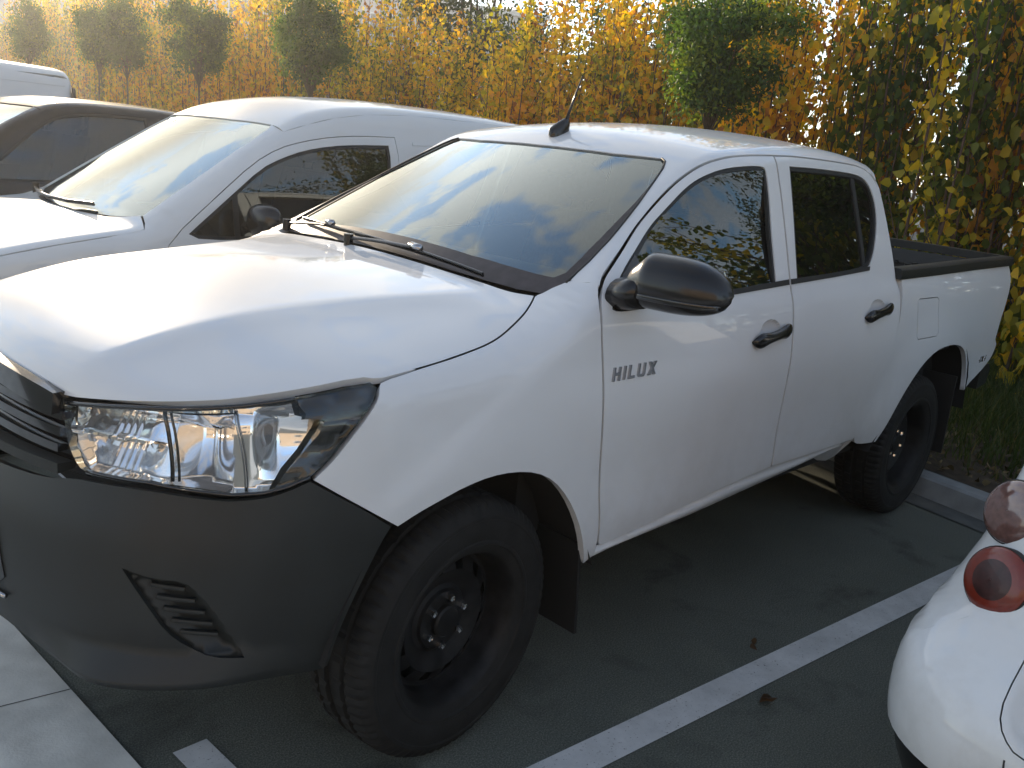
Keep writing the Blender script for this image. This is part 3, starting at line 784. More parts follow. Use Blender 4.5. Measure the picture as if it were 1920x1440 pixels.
MB().sweep([(-.030, -.004), (.040, -.004), (.040, .030), (.030, .040), (-.030, .040)], [(4.035, y, 1.292 + .010*(1-(y/.85)**2)) for y in np.linspace(-.845, .845, 21)]).build('tailgate_rail', BUMPER, truck, sharp=40)
# liner: ribbed tub
ln = MB()
for s in (-1, 1):
    n = 180; xs = np.linspace(2.54, 3.99, n); rib = .012*(np.sin((xs-2.54)*2*math.pi/.11) > 0)
    lo = [(x, s*(.775-r), .87) for x, r in zip(xs, rib)]; hi = [(x, s*(.792-r), 1.262) for x, r in zip(xs, rib)]
    ln.loft([lo, hi] if s > 0 else [hi, lo], cap=False, closed=False)
    ln.box((2.72, min(s*.79, s*.55), .87), (3.45, max(s*.79, s*.55), 1.08))
n = 160; ys = np.linspace(-.79, .79, n); rib = .016*(np.sin(ys*2*math.pi/.12) > 0)
ln.loft([[(3.985-r, y, .87) for y, r in zip(ys, rib)], [(3.995-r, y, 1.21) for y, r in zip(ys, rib)]], cap=False, closed=False)
ln.loft([[(3.995, y, 1.21) for y in ys], [(4.01, y, 1.29) for y in ys]], cap=False, closed=False)
ln.box((2.53, -.8, .84), (4.0, .8, .872)); ln.box((2.53, -.8, .87), (2.545, .8, 1.25))
for y in np.linspace(-.72, .72, 13): ln.box((3.972, y-.014, 1.205), (3.99, y+.014, 1.222))
tg = MB().loft([[(4.04, y, z) for y, z in rrect2] for rrect2 in ([(a, b+1.06) for a, b in rrect(1.50, .44, .03)],)] + [[(4.085, a, b+1.06) for a, b in rrect(1.48, .42, .03)]], cap=True).build('tailgate', WHITE, truck, smooth=False)
ln.build('bed_liner', BUMPER, truck, smooth=False)
MB().box((4.084, -.17, 1.10), (4.092, .17, 1.16)).build('handle', BLACK, tg, smooth=False)
for m, s in ((0, -1), (1, 1)):
    rings = []
    for z in np.linspace(.845, 1.085, 9):
        t = (z-.845)/.24; xb = np.interp(z, [.84, .87, .98, 1.067, 1.1], [4.02, 3.990, 3.990, 4.026, 4.036]); e = .92 + .08*math.sin(math.pi*t)
        rings.append([(xb, s*.872*e, z), (xb+.05, s*.862*e, z), (4.085, s*.83*e, z), (4.095, s*.79, z), (4.06, s*.76, z), (xb, s*.77, z)])
    MB().loft(rings).build('tail_light', REDLENS, truck, sharp=40)
MB().loft([[(4.02, y, .56), (4.17, y, .58), (4.19, y, .66), (4.15, y, .70), (4.02, y, .70)] for y in np.linspace(-.84, .84, 12)]).build('rear_bumper', BUMPER, truck, sharp=30)
# ---- underbody, wheel housings, black boxes added to block light in the engine bay
ub = MB(); ub.box((-.55, -.42, .36), (4.0, .42, .50)); ub.box((.48, -.80, .44), (2.50, .80, .52)); ub.box((2.5, -.70, .60), (4.02, .70, .83))
ub.box((-.56, -.45, .50), (.46, .45, .95)); ub.box((.35, -.70, .5), (.47, .70, 1.10)); ub.box((-.38, -.66, .86), (.40, .66, 1.00))
ub.tube([(0, -.7, .37), (0, .7, .37)], .05); ub.tube([(3.085, -.7, .37), (3.085, .7, .37)], .055); ub.tube([(3.0, 0, .37), (3.17, 0, .37)], .15, seg=16)
ub.build('chassis', UNDER, truck, smooth=False)
for s in (-1, 1):
    for cx, pts in ((0, [(.50, .44)] + list(arcF[1:]) + [(-.345, .66), (-.40, .55), (-.43, .45)]), (3.085, [(2.50, .46)] + list(arcR[::-1][1:]) + [(3.66, .50)])):
        hs = MB(); grow = 1.035
        o1 = [(cx + .04 + (x-cx-.04)*grow, s*.893, .40 + (z-.40)*grow) for x, z in pts]; o3 = [(x, s*.50, z) for x, _, z in o1]
        hs.loft([o1, o3] if s > 0 else [o3, o1], cap=False, closed=False)
        fx = .48 if cx == 0 else .66; zb_ = .44 if cx == 0 else .26; hs.add([(cx-fx, s*.51, zb_), (cx+.6, s*.51, zb_), (cx+.6, s*.51, 1.0), (cx-fx, s*.51, 1.0)], [(0, 1, 2, 3)])
        hs.build('wheel_housing', UNDER, truck)
for s in (-1, 1):
    for x0, zt, zb, w in ((.462, .52, .205, .20), (3.52, .70, .26, .22)):
        f = MB(); f.loft([[(x0 + dx + .03*t, s*y, zt + (zb-zt)*t) for dx, y in ((0, .875), (0, .875-w), (.012, .875-w), (.012, .875))] for t in np.linspace(0, 1, 6)])
        f.build('mud_flap', RUBBER, truck, smooth=False)
# ---- wheels
def make_wheel(c, sgn, parent):
    """sgn -1: outer face towards -y"""
    w = empty('wheel', c); w.parent = parent
    # profile from the inner bead over the tread to the outer bead, y measured outwards
    prof = [(.222, -.098), (.250, -.112), (.285, -.121), (.318, -.121), (.345, -.113), (.358, -.104), (.366, -.092), (.370, -.072), (.371, -.060), (.361, -.057), (.361, -.046), (.372, -.043), (.3735, -.014), (.362, -.011), (.362, .011), (.3735, .014),
            (.372, .043), (.361, .046), (.361, .057), (.371, .060), (.370, .072), (.366, .092), (.358, .104), (.345, .113), (.334, .1175), (.331, .1205), (.322, .1215), (.319, .1195), (.30, .1215), (.278, .1215), (.262, .117), (.258, .1195), (.250, .1195), (.246, .114), (.232, .108), (.222, .100)]
    prof = [(r, y*(-1 if sgn < 0 else 1)) for r, y in prof]
    def mod(k, j):
        y = abs(prof[j][1]); r = prof[j][0]
        if r > .340 and .060 <= y <= .113: return -.007 if (k % 3 == 0) else 0.0
        if r > .368: return -.006 if (k % 6 == (0 if prof[j][1] > 0 else 3)) else 0.0
        return 0.0
    MB().lathe_y(prof, (0, 0, 0), seg=216, mod=mod).build('tyre', TYRE, w, sharp=28)
    # pressed steel rim: lip, well, dished disc with slots, hub
    q = -1 if sgn < 0 else 1
    rp = [(.224, .086), (.231, .094), (.233, .101), (.229, .105), (.223, .101), (.217, .092), (.208, .078), (.205, .060), (.202, .030), (.198, .018), (.188, .016), (.182, .021), (.160, .034), (.150, .038), (.138, .034), (.112, .018), (.100, .014), (.088, .020), (.084, .030), (.060, .034), (.047, .034), (.046, .046), (.040, .052), (.020, .054), (.001, .054)]
    rp2 = [(r, y*q) for r, y in rp]
    skip = lambda k, j: (11 <= j <= 12) and (k % 8) in (2, 3, 4)
    rim = MB().lathe_y(rp2, (0, 0, 0), seg=96, skip=skip).lathe_y([(.224, -.09*q), (.200, -.06*q), (.196, .018*q)], (0, 0, 0), seg=64).build('rim', STEEL, w, sharp=35)
    MB().lathe_y([(.19, -.02*q), (.10, -.03*q), (.001, -.03*q)], (0, 0, 0), seg=32).build('brake_disc', UNDER, w)
    for k in range(6):
        a = 2*math.pi*(k+.35)/6; x, z = .070*math.cos(a), .070*math.sin(a)
        MB().lathe_y([(.0001, .030*q), (.0125, .030*q), (.0118, .047*q), (.009, .054*q), (.0001, .057*q)], (x, 0, z), seg=6).build('lug_nut', NUT, w, smooth=False)
    return w
w0 = make_wheel((.012, -.752, .372), -1, truck); w0.rotation_euler = (0, 0, RAD(5))
w1 = copy_tree(w0, loc=(3.085, -.745, .372), parent=truck); w1.rotation_euler = (0, RAD(40), 0)
w2 = copy_tree(w0, loc=(.012, .752, .372), parent=truck, rz=math.pi + RAD(5)); w3 = copy_tree(w0, loc=(3.085, .745, .372), parent=truck, rz=math.pi)
# ---- headlights
HLs = smooth(HL, 1, keep=40)
def hl_relief(q):
    s, z = q[:, 0], q[:, 1]
    edge = np.minimum(1, segdist(q, [dens(HLs, .02)])/.014)
    d = np.full(len(q), .030)
    c1 = (s < .565); zc_ = .957+.05*(s-.48); d = np.where(s < .61, 0.034 + .50*np.where(z > zc_, z-zc_, z-.885), d)
    d = np.where(c1 & (np.abs(z-(.957+.05*(s-.48))) < .006), .022, d)
    rib = c1 & (s > .475) & (s < .545); d = np.where(rib, d - .002*np.sin(s*2*math.pi/.016), d)
    sd = s - .035*(1.03-z)*2.0
    c2 = (s >= .565) & (sd < .605); t2 = sst(.562, .603, s); d = np.where(c2, d*(1-t2) + t2*(.036 + .26*(z-.885)), d)
    r2 = ((sd-.672)/.066)**2
    c3 = (sd >= .605) & (sd < .738); d = np.where(c3, .036 + .060*np.maximum(0, 1-r2)*np.maximum(0, 1-.55*((z-.965)/.085)**2) + .26*(z-.885), d)
    c4 = (sd >= .738) & (sd < .768); d = np.where(c4, .012, d)
    c5 = sd >= .768; d = np.where(c5, .012 + sst(.768, .83, sd)*(.006 + .026*np.abs(np.sin((z-.90)*17)) + .10*(z-.90)), d)
    return d*edge
def hl_bez(q):
    edge = np.minimum(1, segdist(q, [dens(HLs, .02)])/.012)
    return (.010 + .006*np.sin(q[:, 1]*60))*edge
SPLIT = [(.842, 1.0845), (.872, 1.056), (.874, 1.040), (.912, 1.036), (.900, 1.004), (.870, .958), (.838, .920), (.815, .877)]
chrome_poly = [p for p in HL if p[0] < .849 and p[1] > .95][:4] + SPLIT + [p for p in HL[14:]] 
CH = [(.380, 1.017), (.535, 1.042), (.657, 1.056), (.752, 1.068)] + SPLIT + [(.804, .874), (.748, .869), (.711, .872), (.592, .880), (.455, .874), (.432, .882), (.403, .919), (.385, .962)]
BZ = [(.849, 1.085), (.934, 1.102), (1.005, 1.112), (1.022, 1.101), (1.018, 1.081), (.998, 1.050), (.960, .996), (.924, .945), (.889, .907), (.842, .885), (.817, .877)] + SPLIT[::-1][1:-1]
hls = []
for m in (0, 1):
    h = panel(F, [off2(HLs, .003)], 'r', h=.025, off=-.001, flange=.03, mirror=m).build('headlight', LENS, truck); hls.append(h)
    panel(F, [off2(CH, .004)], 'r', h=.0055, maxedge=.008, off=-.010, flange=0, relief=hl_relief, mirror=m).build('reflector', CHROME, h)
    panel(F, [off2(BZ, .003)], 'r', h=.012, off=-.008, flange=.03, relief=hl_bez, mirror=m).build('bezel', GLOSSB, h)
    s = -1 if m == 0 else 1
    def rr(pts, dep):
        P = project(F, pts, 'r'); N = grad(F, P); P = P - N*dep
        return P*[1, 1 if m == 0 else -1, 1]
    for a, dep, rad in ((.600, .026, .0045), (.612, .030, .003), (.742, .014, .004)):
        pts = [(a + .07*(1.03-z) + .02*math.sin((1.06-z)*10), z) for z in np.linspace(1.046 if a < .7 else 1.058, .888 if a < .7 else .880, 16)]
        MB().tube(rr(pts, dep), rad, seg=8).build('divider_ring', GLOSSB if a < .7 else SATIN, h)
    # bulb in the main bowl, dark upper and lower rim of the lamp
    top = [(x, z - .004) for x, z in [(.380, 1.017), (.535, 1.042), (.657, 1.056), (.752, 1.068), (.849, 1.085)]]
    MB().tube(rr(dens(top, .02, closed=False), .004), .006, seg=6).build('lens_rim', GLOSSB, h)
    low = [(.455, .878), (.592, .884), (.711, .876), (.748, .873), (.804, .878), (.842, .889), (.889, .911)]
    MB().tube(rr(dens(low, .02, closed=False), .003), .005, seg=6).build('lens_rim', GLOSSB, h)
# ---- grille
def front_y(f, y, z): return project(f, [(y, z)], 'x')[0]
GR = [(-.384, 1.008), (-.40, .962), (-.420, .918), (-.445, .885), (-.30, .876), (0, .872)]
gb = MB()
GRo = [(-.43, 1.012), (-.36, 1.040), (-.30, 1.045), (0, 1.068)] 
GP = GRo + [(-y, z) for y, z in GRo[::-1][1:]] + [(.445, .90), (.50, .86), (0, .845), (-.50, .86), (-.445, .90)]
def gshift(p): return F(p)
grille = panel(F, [GP], 'x', h=.03, off=-.026, flange=0).build('grille', GLOSSB, truck)
def bar(z0, dz, yl, sec, mat, name, off=0., drop=0.):
    ys = np.linspace(-yl, yl, 41)
    P = np.array([front_y(F, y, z0 + dz*(1-(y/yl)**2) - drop*abs(y/yl)**6) for y in ys]); N = grad(F, P); P = P + N*off
    MB().sweep(sec, P).build(name, mat, grille, sharp=35)
bar(1.020, .022, .412, [(-.030, -.026), (.006, -.022), (.010, -.014), (.006, .018), (-.004, .026), (-.030, .026)], GLOSSB, 'grille_bar', off=-.006, drop=.006)
for z0 in (.984, .948, .912):
    bar(z0, .014, .428, [(-.03, -.008), (.002, -.008), (.005, -.003), (.002, .003), (-.012, .009), (-.03, .012)], GLOSSB, 'grille_bar', off=-.020, drop=-.004)
bar(.884, .0, .455, [(-.04, -.014), (.002, -.013), (.006, -.006), (.002, .004), (-.04, .010)], BUMPER, 'grille_bar', off=-.012)
for s in (-1, 1):                                                    # corner pieces beside the bonnet lip
    c = [(-.352, 1.030), (-.395, 1.006), (-.415, 1.000), (-.418, 1.020), (-.385, 1.040), (-.355, 1.047)]
    panel(F, [c], 'x', h=.012, off=.002, flange=.03, mirror=0 if s < 0 else 1).build('grille_corner', BUMPER, grille)
# ---- front bumper with fog lamp recesses
SB = .0
top_e = [(0, .838), (.15, .842), (.257, .846), (.377, .853), (.440, .868), (.471, .872), (.602, .878), (.711, .869), (.748, .866), (.807, .871), (.845, .882), (.889, .903)]
side_e = [(.944, .863), (1.010, .815), (1.066, .768)]
arch_e = [(1.045, .735), (1.015, .67), (.985, .60), (.958, .52), (.940, .44)]
bot_e = [(.926, .432), (.842, .440), (.765, .446), (.663, .452), (.565, .450), (.411, .440), (.348, .452), (.255, .478), (0, .490)]
FOG = smooth([(.575, .712), (.633, .695), (.680, .694), (.708, .665), (.742, .604), (.785, .505), (.73, .513), (.685, .535), (.650, .571), (.622, .627)], 1, keep=70)
GAPL = smooth([(0, .73), (.22, .725), (.315, .66), (.34, .58), (.30, .545), (0, .545)], 1, keep=80)
bl = MB()
for m in (0, 1):
    BMP = [(0.0005, .838)] + top_e[1:] + side_e + arch_e + bot_e[:-1] + [(0.0005, .490)]
    panel(Fb, [smooth(BMP, 1, keep=40), FOG, [(max(s_, .0015), z) for s_, z in GAPL]] if False else [smooth(BMP, 1, keep=40), FOG], 'r', h=.022, flange=.03, mirror=m, mb=bl)
bumper = bl.build('front_bumper', BUMPER, truck)
for m in (0, 1):
    s = -1 if m == 0 else 1
    fg = panel(Fb, [off2(FOG, -.002)], 'r', h=.012, off=-.010, flange=0, mirror=m, relief=lambda q: .020*np.clip(segdist(q, [dens(FOG, .02)])/.03, 0, 1)).build('fog_lamp_bezel', BUMPER, bumper)
    for k in range(5):
        z0 = .675 - k*.028; s0 = np.interp(z0, [.53, .57, .627, .70], [.685, .655, .628, .60]) + .012; s1 = np.interp(z0, [.50, .604, .665, .69], [.77, .735, .70, .68]) - .012
        P = project(Fb, [(u, z0 - .012*(u-s0)/.1) for u in np.linspace(s0, s1, 8)], 'r'); P = P - grad(Fb, P)*.018
        MB().sweep(rrect(.012, .010, .003, 2), P*[1, 1 if m == 0 else -1, 1]).build('louvre', BUMPER, fg, sharp=40)
# dark lower intake seen at the very edge of the frame
ip = panel(Fb, [[(-.34, .72), (.34, .72), (.36, .60), (.30, .55), (-.30, .55), (-.36, .60)]], 'x', h=.04, off=.003, flange=.02).build('lower_intake', BLACK, bumper)
P = np.array([front_y(Fb, y, .548 + .004) for y in np.linspace(-.36, .36, 30)]); MB().tube(P + [-.006, 0, 0], .006, seg=8).build('intake_trim', SATIN, ip)
# ---- aerial
an = MB().loft([[(1.130 + r*math.cos(a)*1.5 + off, -.0 + r*.75*math.sin(a), z) for a in np.linspace(0, 2*math.pi, 16, endpoint=False)] for z, r, off in ((1.705, .034, 0), (1.732, .034, 0), (1.748, .027, .012), (1.766, .016, .028), (1.775, .009, .034))]).build('antenna', BLACK, truck, sharp=50)
MB().tube([(1.163, 0, 1.767), (1.197, 0, 1.855), (1.230, 0, 1.94)], [.0065, .0045, .0025], seg=8).build('rod', BLACK, an)
# ---- cab interior
it = MB()
it.loft([[(.50, y, 1.00), (.36, y, 1.215), (.50, y, 1.262), (.72, y, 1.275), (.92, y, 1.235), (.96, y, 1.12), (.88, y, .9)] for y in np.linspace(-.74, .74, 9)])
it.build('dashboard', INTERIOR, truck, sharp=40)
it = MB(); it.box((.75, -.74, .55), (2.45, .74, .60)); it.box((2.38, -.74, .55), (2.44, .74, 1.30)); it.build('cabin_floor', INTERIOR, truck, smooth=False)
panel(F, [[(1.10, -.52), (2.35, -.58), (2.35, .58), (1.10, .52)]], 'z', h=.1, off=-.05, flange=0).build('roof_lining', LINING, truck)
def seat(x, y, wd, parent):
    o = MB().loft([[(x + dx, y + wd*.5*c*k, z + .0) for c, z in ()] for dx, k in ()]) if False else None
    rings = []
    for t in np.linspace(0, 1, 10):                                  # backrest
        z = .78 + .62*t; xc = x + .42 + .16*t; w = wd*(.5 - .06*t**3); d = .075 - .03*t
        rings.append([(xc + d*math.copysign(abs(math.cos(a))**.6, math.cos(a)), y + w*math.copysign(abs(math.sin(a))**.5, math.sin(a)), z) for a in np.linspace(0, 2*math.pi, 20, endpoint=False)])
    b = MB().loft(rings)
    rings = []
    for t in np.linspace(0, 1, 8):
        xx = x - .06 + .50*t
        rings.append([(xx, y + wd*.5*math.copysign(abs(math.cos(a))**.5, math.cos(a)), .80 + .07*math.copysign(abs(math.sin(a))**.6, math.sin(a))) for a in np.linspace(0, 2*math.pi, 20, endpoint=False)])
    b.loft(rings); s = b.build('seat', SEATM, parent, sharp=60)
    rings = []
    for t in np.linspace(0, 1, 7):
        z = 1.44 + .17*t; e = (1-(2*t-1)**4*.7)
        rings.append([(x + .60 + .05*e*math.cos(a), y + .13*e*math.copysign(abs(math.sin(a))**.6, math.sin(a)), z) for a in np.linspace(0, 2*math.pi, 18, endpoint=False)])
    h = MB().loft(rings); h.tube([(x+.59, y-.05, 1.36), (x+.60, y-.05, 1.46)], .007); h.tube([(x+.59, y+.05, 1.36), (x+.60, y+.05, 1.46)], .007)
    h.build('headrest', SEATM, s)
for y in (-.36, .36): seat(1.12, y, .50, truck)
seat(1.86, 0, 1.30, truck)
sw = MB(); ca, sa = math.cos(RAD(28)), math.sin(RAD(28))
ring = [(1.06 - .185*math.sin(a)*sa*0 + .185*math.sin(a)*math.sin(RAD(25)), -.36 + .185*math.cos(a), 1.13 + .185*math.sin(a)*math.cos(RAD(25))) for a in np.linspace(0, 2*math.pi, 40)]
sw.tube(ring, .015, seg=8, cap=False); sw.tube([(.90, -.36, 1.06), (1.05, -.36, 1.13)], .03); sw.tube([(1.05, -.54, 1.13), (1.05, -.18, 1.13)], .018); sw.tube([(1.04, -.36, 1.13), (.98, -.36, .96)], .018)
sw.build('steering_wheel', BLACK, truck)
mi = MB().loft([[(1.10 + d, y, z) for y, z in [(a, b+1.59) for a, b in rrect(.22, .06, .025)]] for d in (0, .025)]); mi.tube([(1.11, 0, 1.62), (1.10, 0, 1.665)], .01); mi.build('rear_view_mirror', BLACK, truck)
# ------------------------------------------------------------------ neighbouring vehicles
def carF(prof, hood, hcrown, wsx, wsz, wsl, wcw, roof, rcrown, rear, rl, front, fcw, kr=.10, kh=.08, kc=.05, kf=.15):
    hs = spl(*hood); rs = spl(*roof); ps = spl(*prof); sl = wsl/math.hypot(1, wsl)
    def f(p):
        x = p[..., 0]; w = np.abs(p[..., 1]); z = p[..., 2]
        fl = w - ps(z)
        th = smax(z - (hs(np.minimum(x, hood[0][-1])) - hcrown*w*w), (front + fcw*w**2 + .1*(z-.7) - x)*.8, kf)
        ws = (wsx + (z-wsz)/wsl + wcw*w*w - x)*sl
        tg = smax(smax(ws, z - (rs(x) - rcrown*w*w), kc), x - (rear + rl*(z-1.) - .06*w*w), kc*2)
        return smax(smin(smax(fl, tg, kr), smax(fl, th, kh), .03), x - (rear + rl*(z-1.) - .06*w*w), kc*2)
    return f
def arch(cx, r, z0, n=12):
    """wheel opening from rear to front"""
    a0 = math.asin((z0-.32)/r)
    return [(cx + r*math.cos(t), .32 + r*math.sin(t)) for t in np.linspace(a0, math.pi-a0, n)]
def make_car(name, loc, label, cat, f, paint, ws_edge, seam, bon, front_x, sill, wb, wheel_r, windows, rear_x, rear_z, glass, door=None, arch_r=.37, mirror_at=None, tailgate_glass=None):
    root = empty(name, loc, label=label, cat=cat)
    ws3 = project(f, [(x, -w) for x, w in ws_edge], 'z')             # from the base corner up to the middle of the header
    k = int(np.argmax(-ws3[:, 1]*0 + np.arange(len(ws3)))) 
    ncor = next(i for i in range(len(ws3)) if ws_edge[i][1] < .02 or i == len(ws3)-1)
    corner_i = max(range(len(ws3)), key=lambda i: ws3[i][0])
    seam3 = project(f, seam, 'y')
    bon3 = project(f, bon, 'y')                                       # front to back
    czs = np.linspace(rear_z, sill+.12, 16)
    xr = rear_x
    cor = march(f, np.stack([xr-.35+1.0+0*czs, -.55-1.0+0*czs, czs], 1), np.tile([-.7071, .7071, 0], (16, 1)), 1.6, 160)
    up = [(p[0], p[2]) for p in ws3[:corner_i+1]] + [(p[0], p[2]) for p in seam3]
    side = up + [(p[0], p[2]) for p in cor] + [(cor[-1][0]-.05, sill)] + arch(wb, arch_r, sill) + arch(0, arch_r, sill)[:-1] + [(-arch_r-.02, sill+.02), (front_x+.10, sill+.06), (front_x+.06, .62), (bon3[0][0], bon3[0][2]-.02)] + [(p[0], p[2]) for p in bon3]
    body = MB(); pass
    hole_list = [smooth(w, 1, keep=70) for w in windows] if door is None else [door]
    for m in (0, 1): panel(f, [dens(side, .05)] + hole_list, 'y', h=.05, mirror=m, mb=body)
    lft = [tuple(p[:2]) for p in ws3[corner_i:]][::-1] + [tuple(p[:2]) for p in seam3]
    endp = [(cor[0][0], cor[0][1])] + [(cor[0][0]+.04, y) for y in (-.5, -.25, 0)]
    L = lft + endp; L = L + [(x, -y) for x, y in L[::-1] if abs(y) > 1e-6]
    panel(f, [L], 'z', h=.05, mb=body)
    re = project(f, endp, 'z')
    bk = [(p[1], p[2]) for p in cor[::-1]] + [(p[1], p[2]) for p in re[1:]]; bk = bk + [(-y, z) for y, z in bk[::-1] if abs(y) > 1e-6]
    tgw = tailgate_glass
    panel(f, [bk] + ([tgw] if tgw else []), 'b', h=.06, mb=body)
    # nose
    q = unproj(project(f, [(front_x+.06, .62), (front_x+.10, sill+.06)], 'y'), 'r'); b0 = unproj(bon3[:1], 'r')[0]
    nz = [(0, bon3[0][2]+.0), (b0[0]*.6, bon3[0][2]+.0), (b0[0], b0[1]-.01), (q[0][0], .62), (q[1][0], sill+.06), (q[1][0]*.5, sill+.02), (0, sill+.02)]
    nz = nz + [(-a, b) for a, b in nz[::-1] if a > 1e-6]
    panel(f, [nz], 'r', h=.05, mb=body)
    body.build('body', paint, root)
    # bonnet
    bl = [tuple(p[:2]) for p in bon3] + [(ws3[0][0]-.005, ws3[0][1]+.012)]
    base = [(x - .0, -w) for x, w in [(ws3[0][0]-.10, .5), (ws3[0][0]-.16, .25), (ws3[0][0]-.17, 0)]]
    fr = [(bon3[0][0]-.04, bon3[0][1]*.6), (bon3[0][0]-.07, 0)]
    B = [(x, y+.004) for x, y in bl] + base; B = fr[::-1] + B
    B = B + [(x, -y) for x, y in B[::-1] if abs(y) > 1e-6]
    panel(f, [B], 'z', h=.04, flange=.03).build('bonnet', paint, root)
    # lamps, grille and lower intake
    zf = bon3[0][2] - .24
    for m in (0, 1):
        hl = panel(f, [smooth([(.50, zf+.05), (.62, zf), (.86, zf+.03), (1.0, zf+.16), (.84, zf+.14), (.64, zf+.11)], 1, keep=80)], 'r', h=.03, off=.005, flange=.01, mirror=m).build('headlight', CHROME, root)
        panel(f, [smooth([(.50, zf+.05), (.62, zf), (.86, zf+.03), (1.0, zf+.16), (.84, zf+.14), (.64, zf+.11)], 1, keep=80)], 'r', h=.03, off=.016, flange=.012, mirror=m).build('lens', LENS, hl)
    panel(f, [[(-.46, zf+.03), (.46, zf+.03), (.48, zf+.10), (-.48, zf+.10)]], 'r', h=.04, off=.004, flange=.01).build('grille', GLOSSB, root)
    panel(f, [[(-.62, sill+.10), (.62, sill+.10), (.56, sill+.22), (-.56, sill+.22)]], 'r', h=.04, off=.004, flange=.01).build('lower_intake', BUMPER, root)
    # windscreen
    e = [(x, -w) for x, w in ws_edge[:corner_i+1]] + [(p[0], p[1]) for p in ws3[corner_i+1:]]
    wl = e + [(x, -y) for x, y in e[::-1] if abs(y) > 1e-6]
    bb = [(ws3[0][0]-.08, .5), (ws3[0][0]-.14, .25), (ws3[0][0]-.15, 0)]
    wl = wl + [(x, w) for x, w in bb] + [(x, -w) for x, w in bb[::-1][1:]]
    wl = dens(wl, .03)
    wp = panel(f, [offset_loop(wl, .004)], 'z', h=.06, off=-.006, flange=0).build('windscreen', WS_GLASS if paint is not DARKPAINT else WS_GLASS, root)
    inn = offset_loop(wl, .03); panel(f, [offset_loop(wl, .002), inn], 'z', h=.04, off=-.010, flange=0).build('windscreen_border', MATS['dark_border'], wp)
    # doors and windows
    par = root
    for m in (0, 1):
        if door is not None: par = panel(f, [off2(door, .004)] + [smooth(w, 1, keep=70) for w in windows[:1]], 'y', h=.04, mirror=m).build('front_door', paint, root)
        for w in windows:
            w = smooth(w, 1, keep=70)
            panel(f, [off2(w, .003)], 'y', h=.06, off=-.010, flange=0, mirror=m).build('window', glass, par)
            panel(f, [off2(w, .001), offset_loop(dens(w, .02), .018)], 'y', h=.04, off=-.003, flange=.01, mirror=m).build('window_seal', RUBBER, par)
        if mirror_at:
            x, z, yy = mirror_at; s = -1 if m == 0 else 1
            rings = []
            for t in np.linspace(0, 1, 11):
                e = max(.05, (1-abs(2*t-1)**3))**.5
                rings.append([(x + .03*t + .07*e*math.copysign(abs(math.cos(a))**.8, math.cos(a))*(.6 if math.cos(a) > 0 else 1), s*(yy + .22*t), z + .085*e*math.copysign(abs(math.sin(a))**.7, math.sin(a))) for a in np.linspace(0, 2*math.pi, 18, endpoint=False)])
            mm = MB().loft(rings); mm.tube([(x, s*(yy-.06), z-.05), (x+.01, s*(yy+.06), z-.03)], .03); mm.build('side_mirror', BLACK, par, sharp=60)
    for s in (-1, 1):
        for cx in (0, wb):
            w = copy_tree(w0, loc=(cx, s*.70, wheel_r), parent=root, rz=0 if s < 0 else math.pi, scale=wheel_r/.372)
    cb = MB(); cb.box((-.55, -.60, .22), (rear_x-.2, .60, .42)); cb.box((-.6, -.55, .4), (.5, .55, .80)); cb.build('chassis', UNDER, root, smooth=False)
    dsh = MB().loft([[(ws3[0][0]-.05, y, .95), (ws3[0][0]-.02, y, ws3[0][2]-.06), (ws3[0][0]+.35, y, ws3[0][2]-.03), (ws3[0][0]+.45, y, ws3[0][2]-.15), (ws3[0][0]+.4, y, .8)] for y in np.linspace(-.68, .68, 5)]).build('dashboard', INTERIOR, root, sharp=40)
    for y in (-.36, .36):
        s_ = seat(ws3[0][0]+.55, y, .48, root)
    return root, ws3, corner_i
# ---- white panel van in the next bay
VF = carF(prof=([.25, .5, .8, 1.05, 1.2, 1.62, 1.9], [.84, .865, .875, .865, .840, .735, .64]), hood=([-1., -.75, -.5, 0., .4], [.76, .90, .985, 1.085, 1.135]), hcrown=.05,
          wsx=1.08, wsz=1.64, wsl=.62, wcw=.15, roof=([.9, 1.0, 1.14, 1.4, 1.7, 2.1, 2.6, 3.4], [1.57, 1.635, 1.695, 1.775, 1.822, 1.842, 1.845, 1.815]), rcrown=.10, rear=3.45, rl=-.1, front=-.92, fcw=.35)
VWIN = [(.535, 1.075), (.763, 1.255), (.962, 1.410), (1.097, 1.472), (1.235, 1.518), (1.411, 1.553), (1.595, 1.572), (1.818, 1.584), (1.826, 1.50), (1.80, 1.30), (1.785, 1.085), (1.0, 1.050), (.60, 1.045)]
VDOOR = smooth([(.42, .42), (.40, .70), (.40, .95), (.44, 1.05), (.70, 1.262), (.92, 1.432), (1.08, 1.520), (1.235, 1.567), (1.42, 1.603), (1.62, 1.625), (1.87, 1.635), (1.89, 1.5), (1.87, 1.25), (1.86, .9), (1.84, .42)], 1, keep=60)
van, vws, vci = make_car('panel_van', (0, 2.72, 0), 'white small panel van with sloping bonnet and black mirror, parked directly behind the pickup', 'van', VF, WHITE_B,
    ws_edge=[(.375, .705), (.52, .69), (.70, .67), (.90, .645), (1.05, .628), (1.11, .612), (1.135, .585), (1.12, .45), (1.095, .22), (1.09, 0)],
    seam=[(1.14, 1.605), (1.287, 1.655), (1.47, 1.705), (1.705, 1.745), (2.04, 1.770), (2.6, 1.775), (3.1, 1.765), (3.32, 1.745)],
    bon=[(-.66, .80), (-.52, .90), (-.30, .976), (-.08, 1.018), (.157, 1.056), (.33, 1.090)], front_x=-.80, sill=.26, wb=2.70, wheel_r=.31,
    windows=[VWIN], rear_x=3.42, rear_z=1.70, glass=DARK_GLASS, door=VDOOR, mirror_at=(.86, 1.16, .90))
vd = [o for o in van.children if o.name.startswith('front_door')]
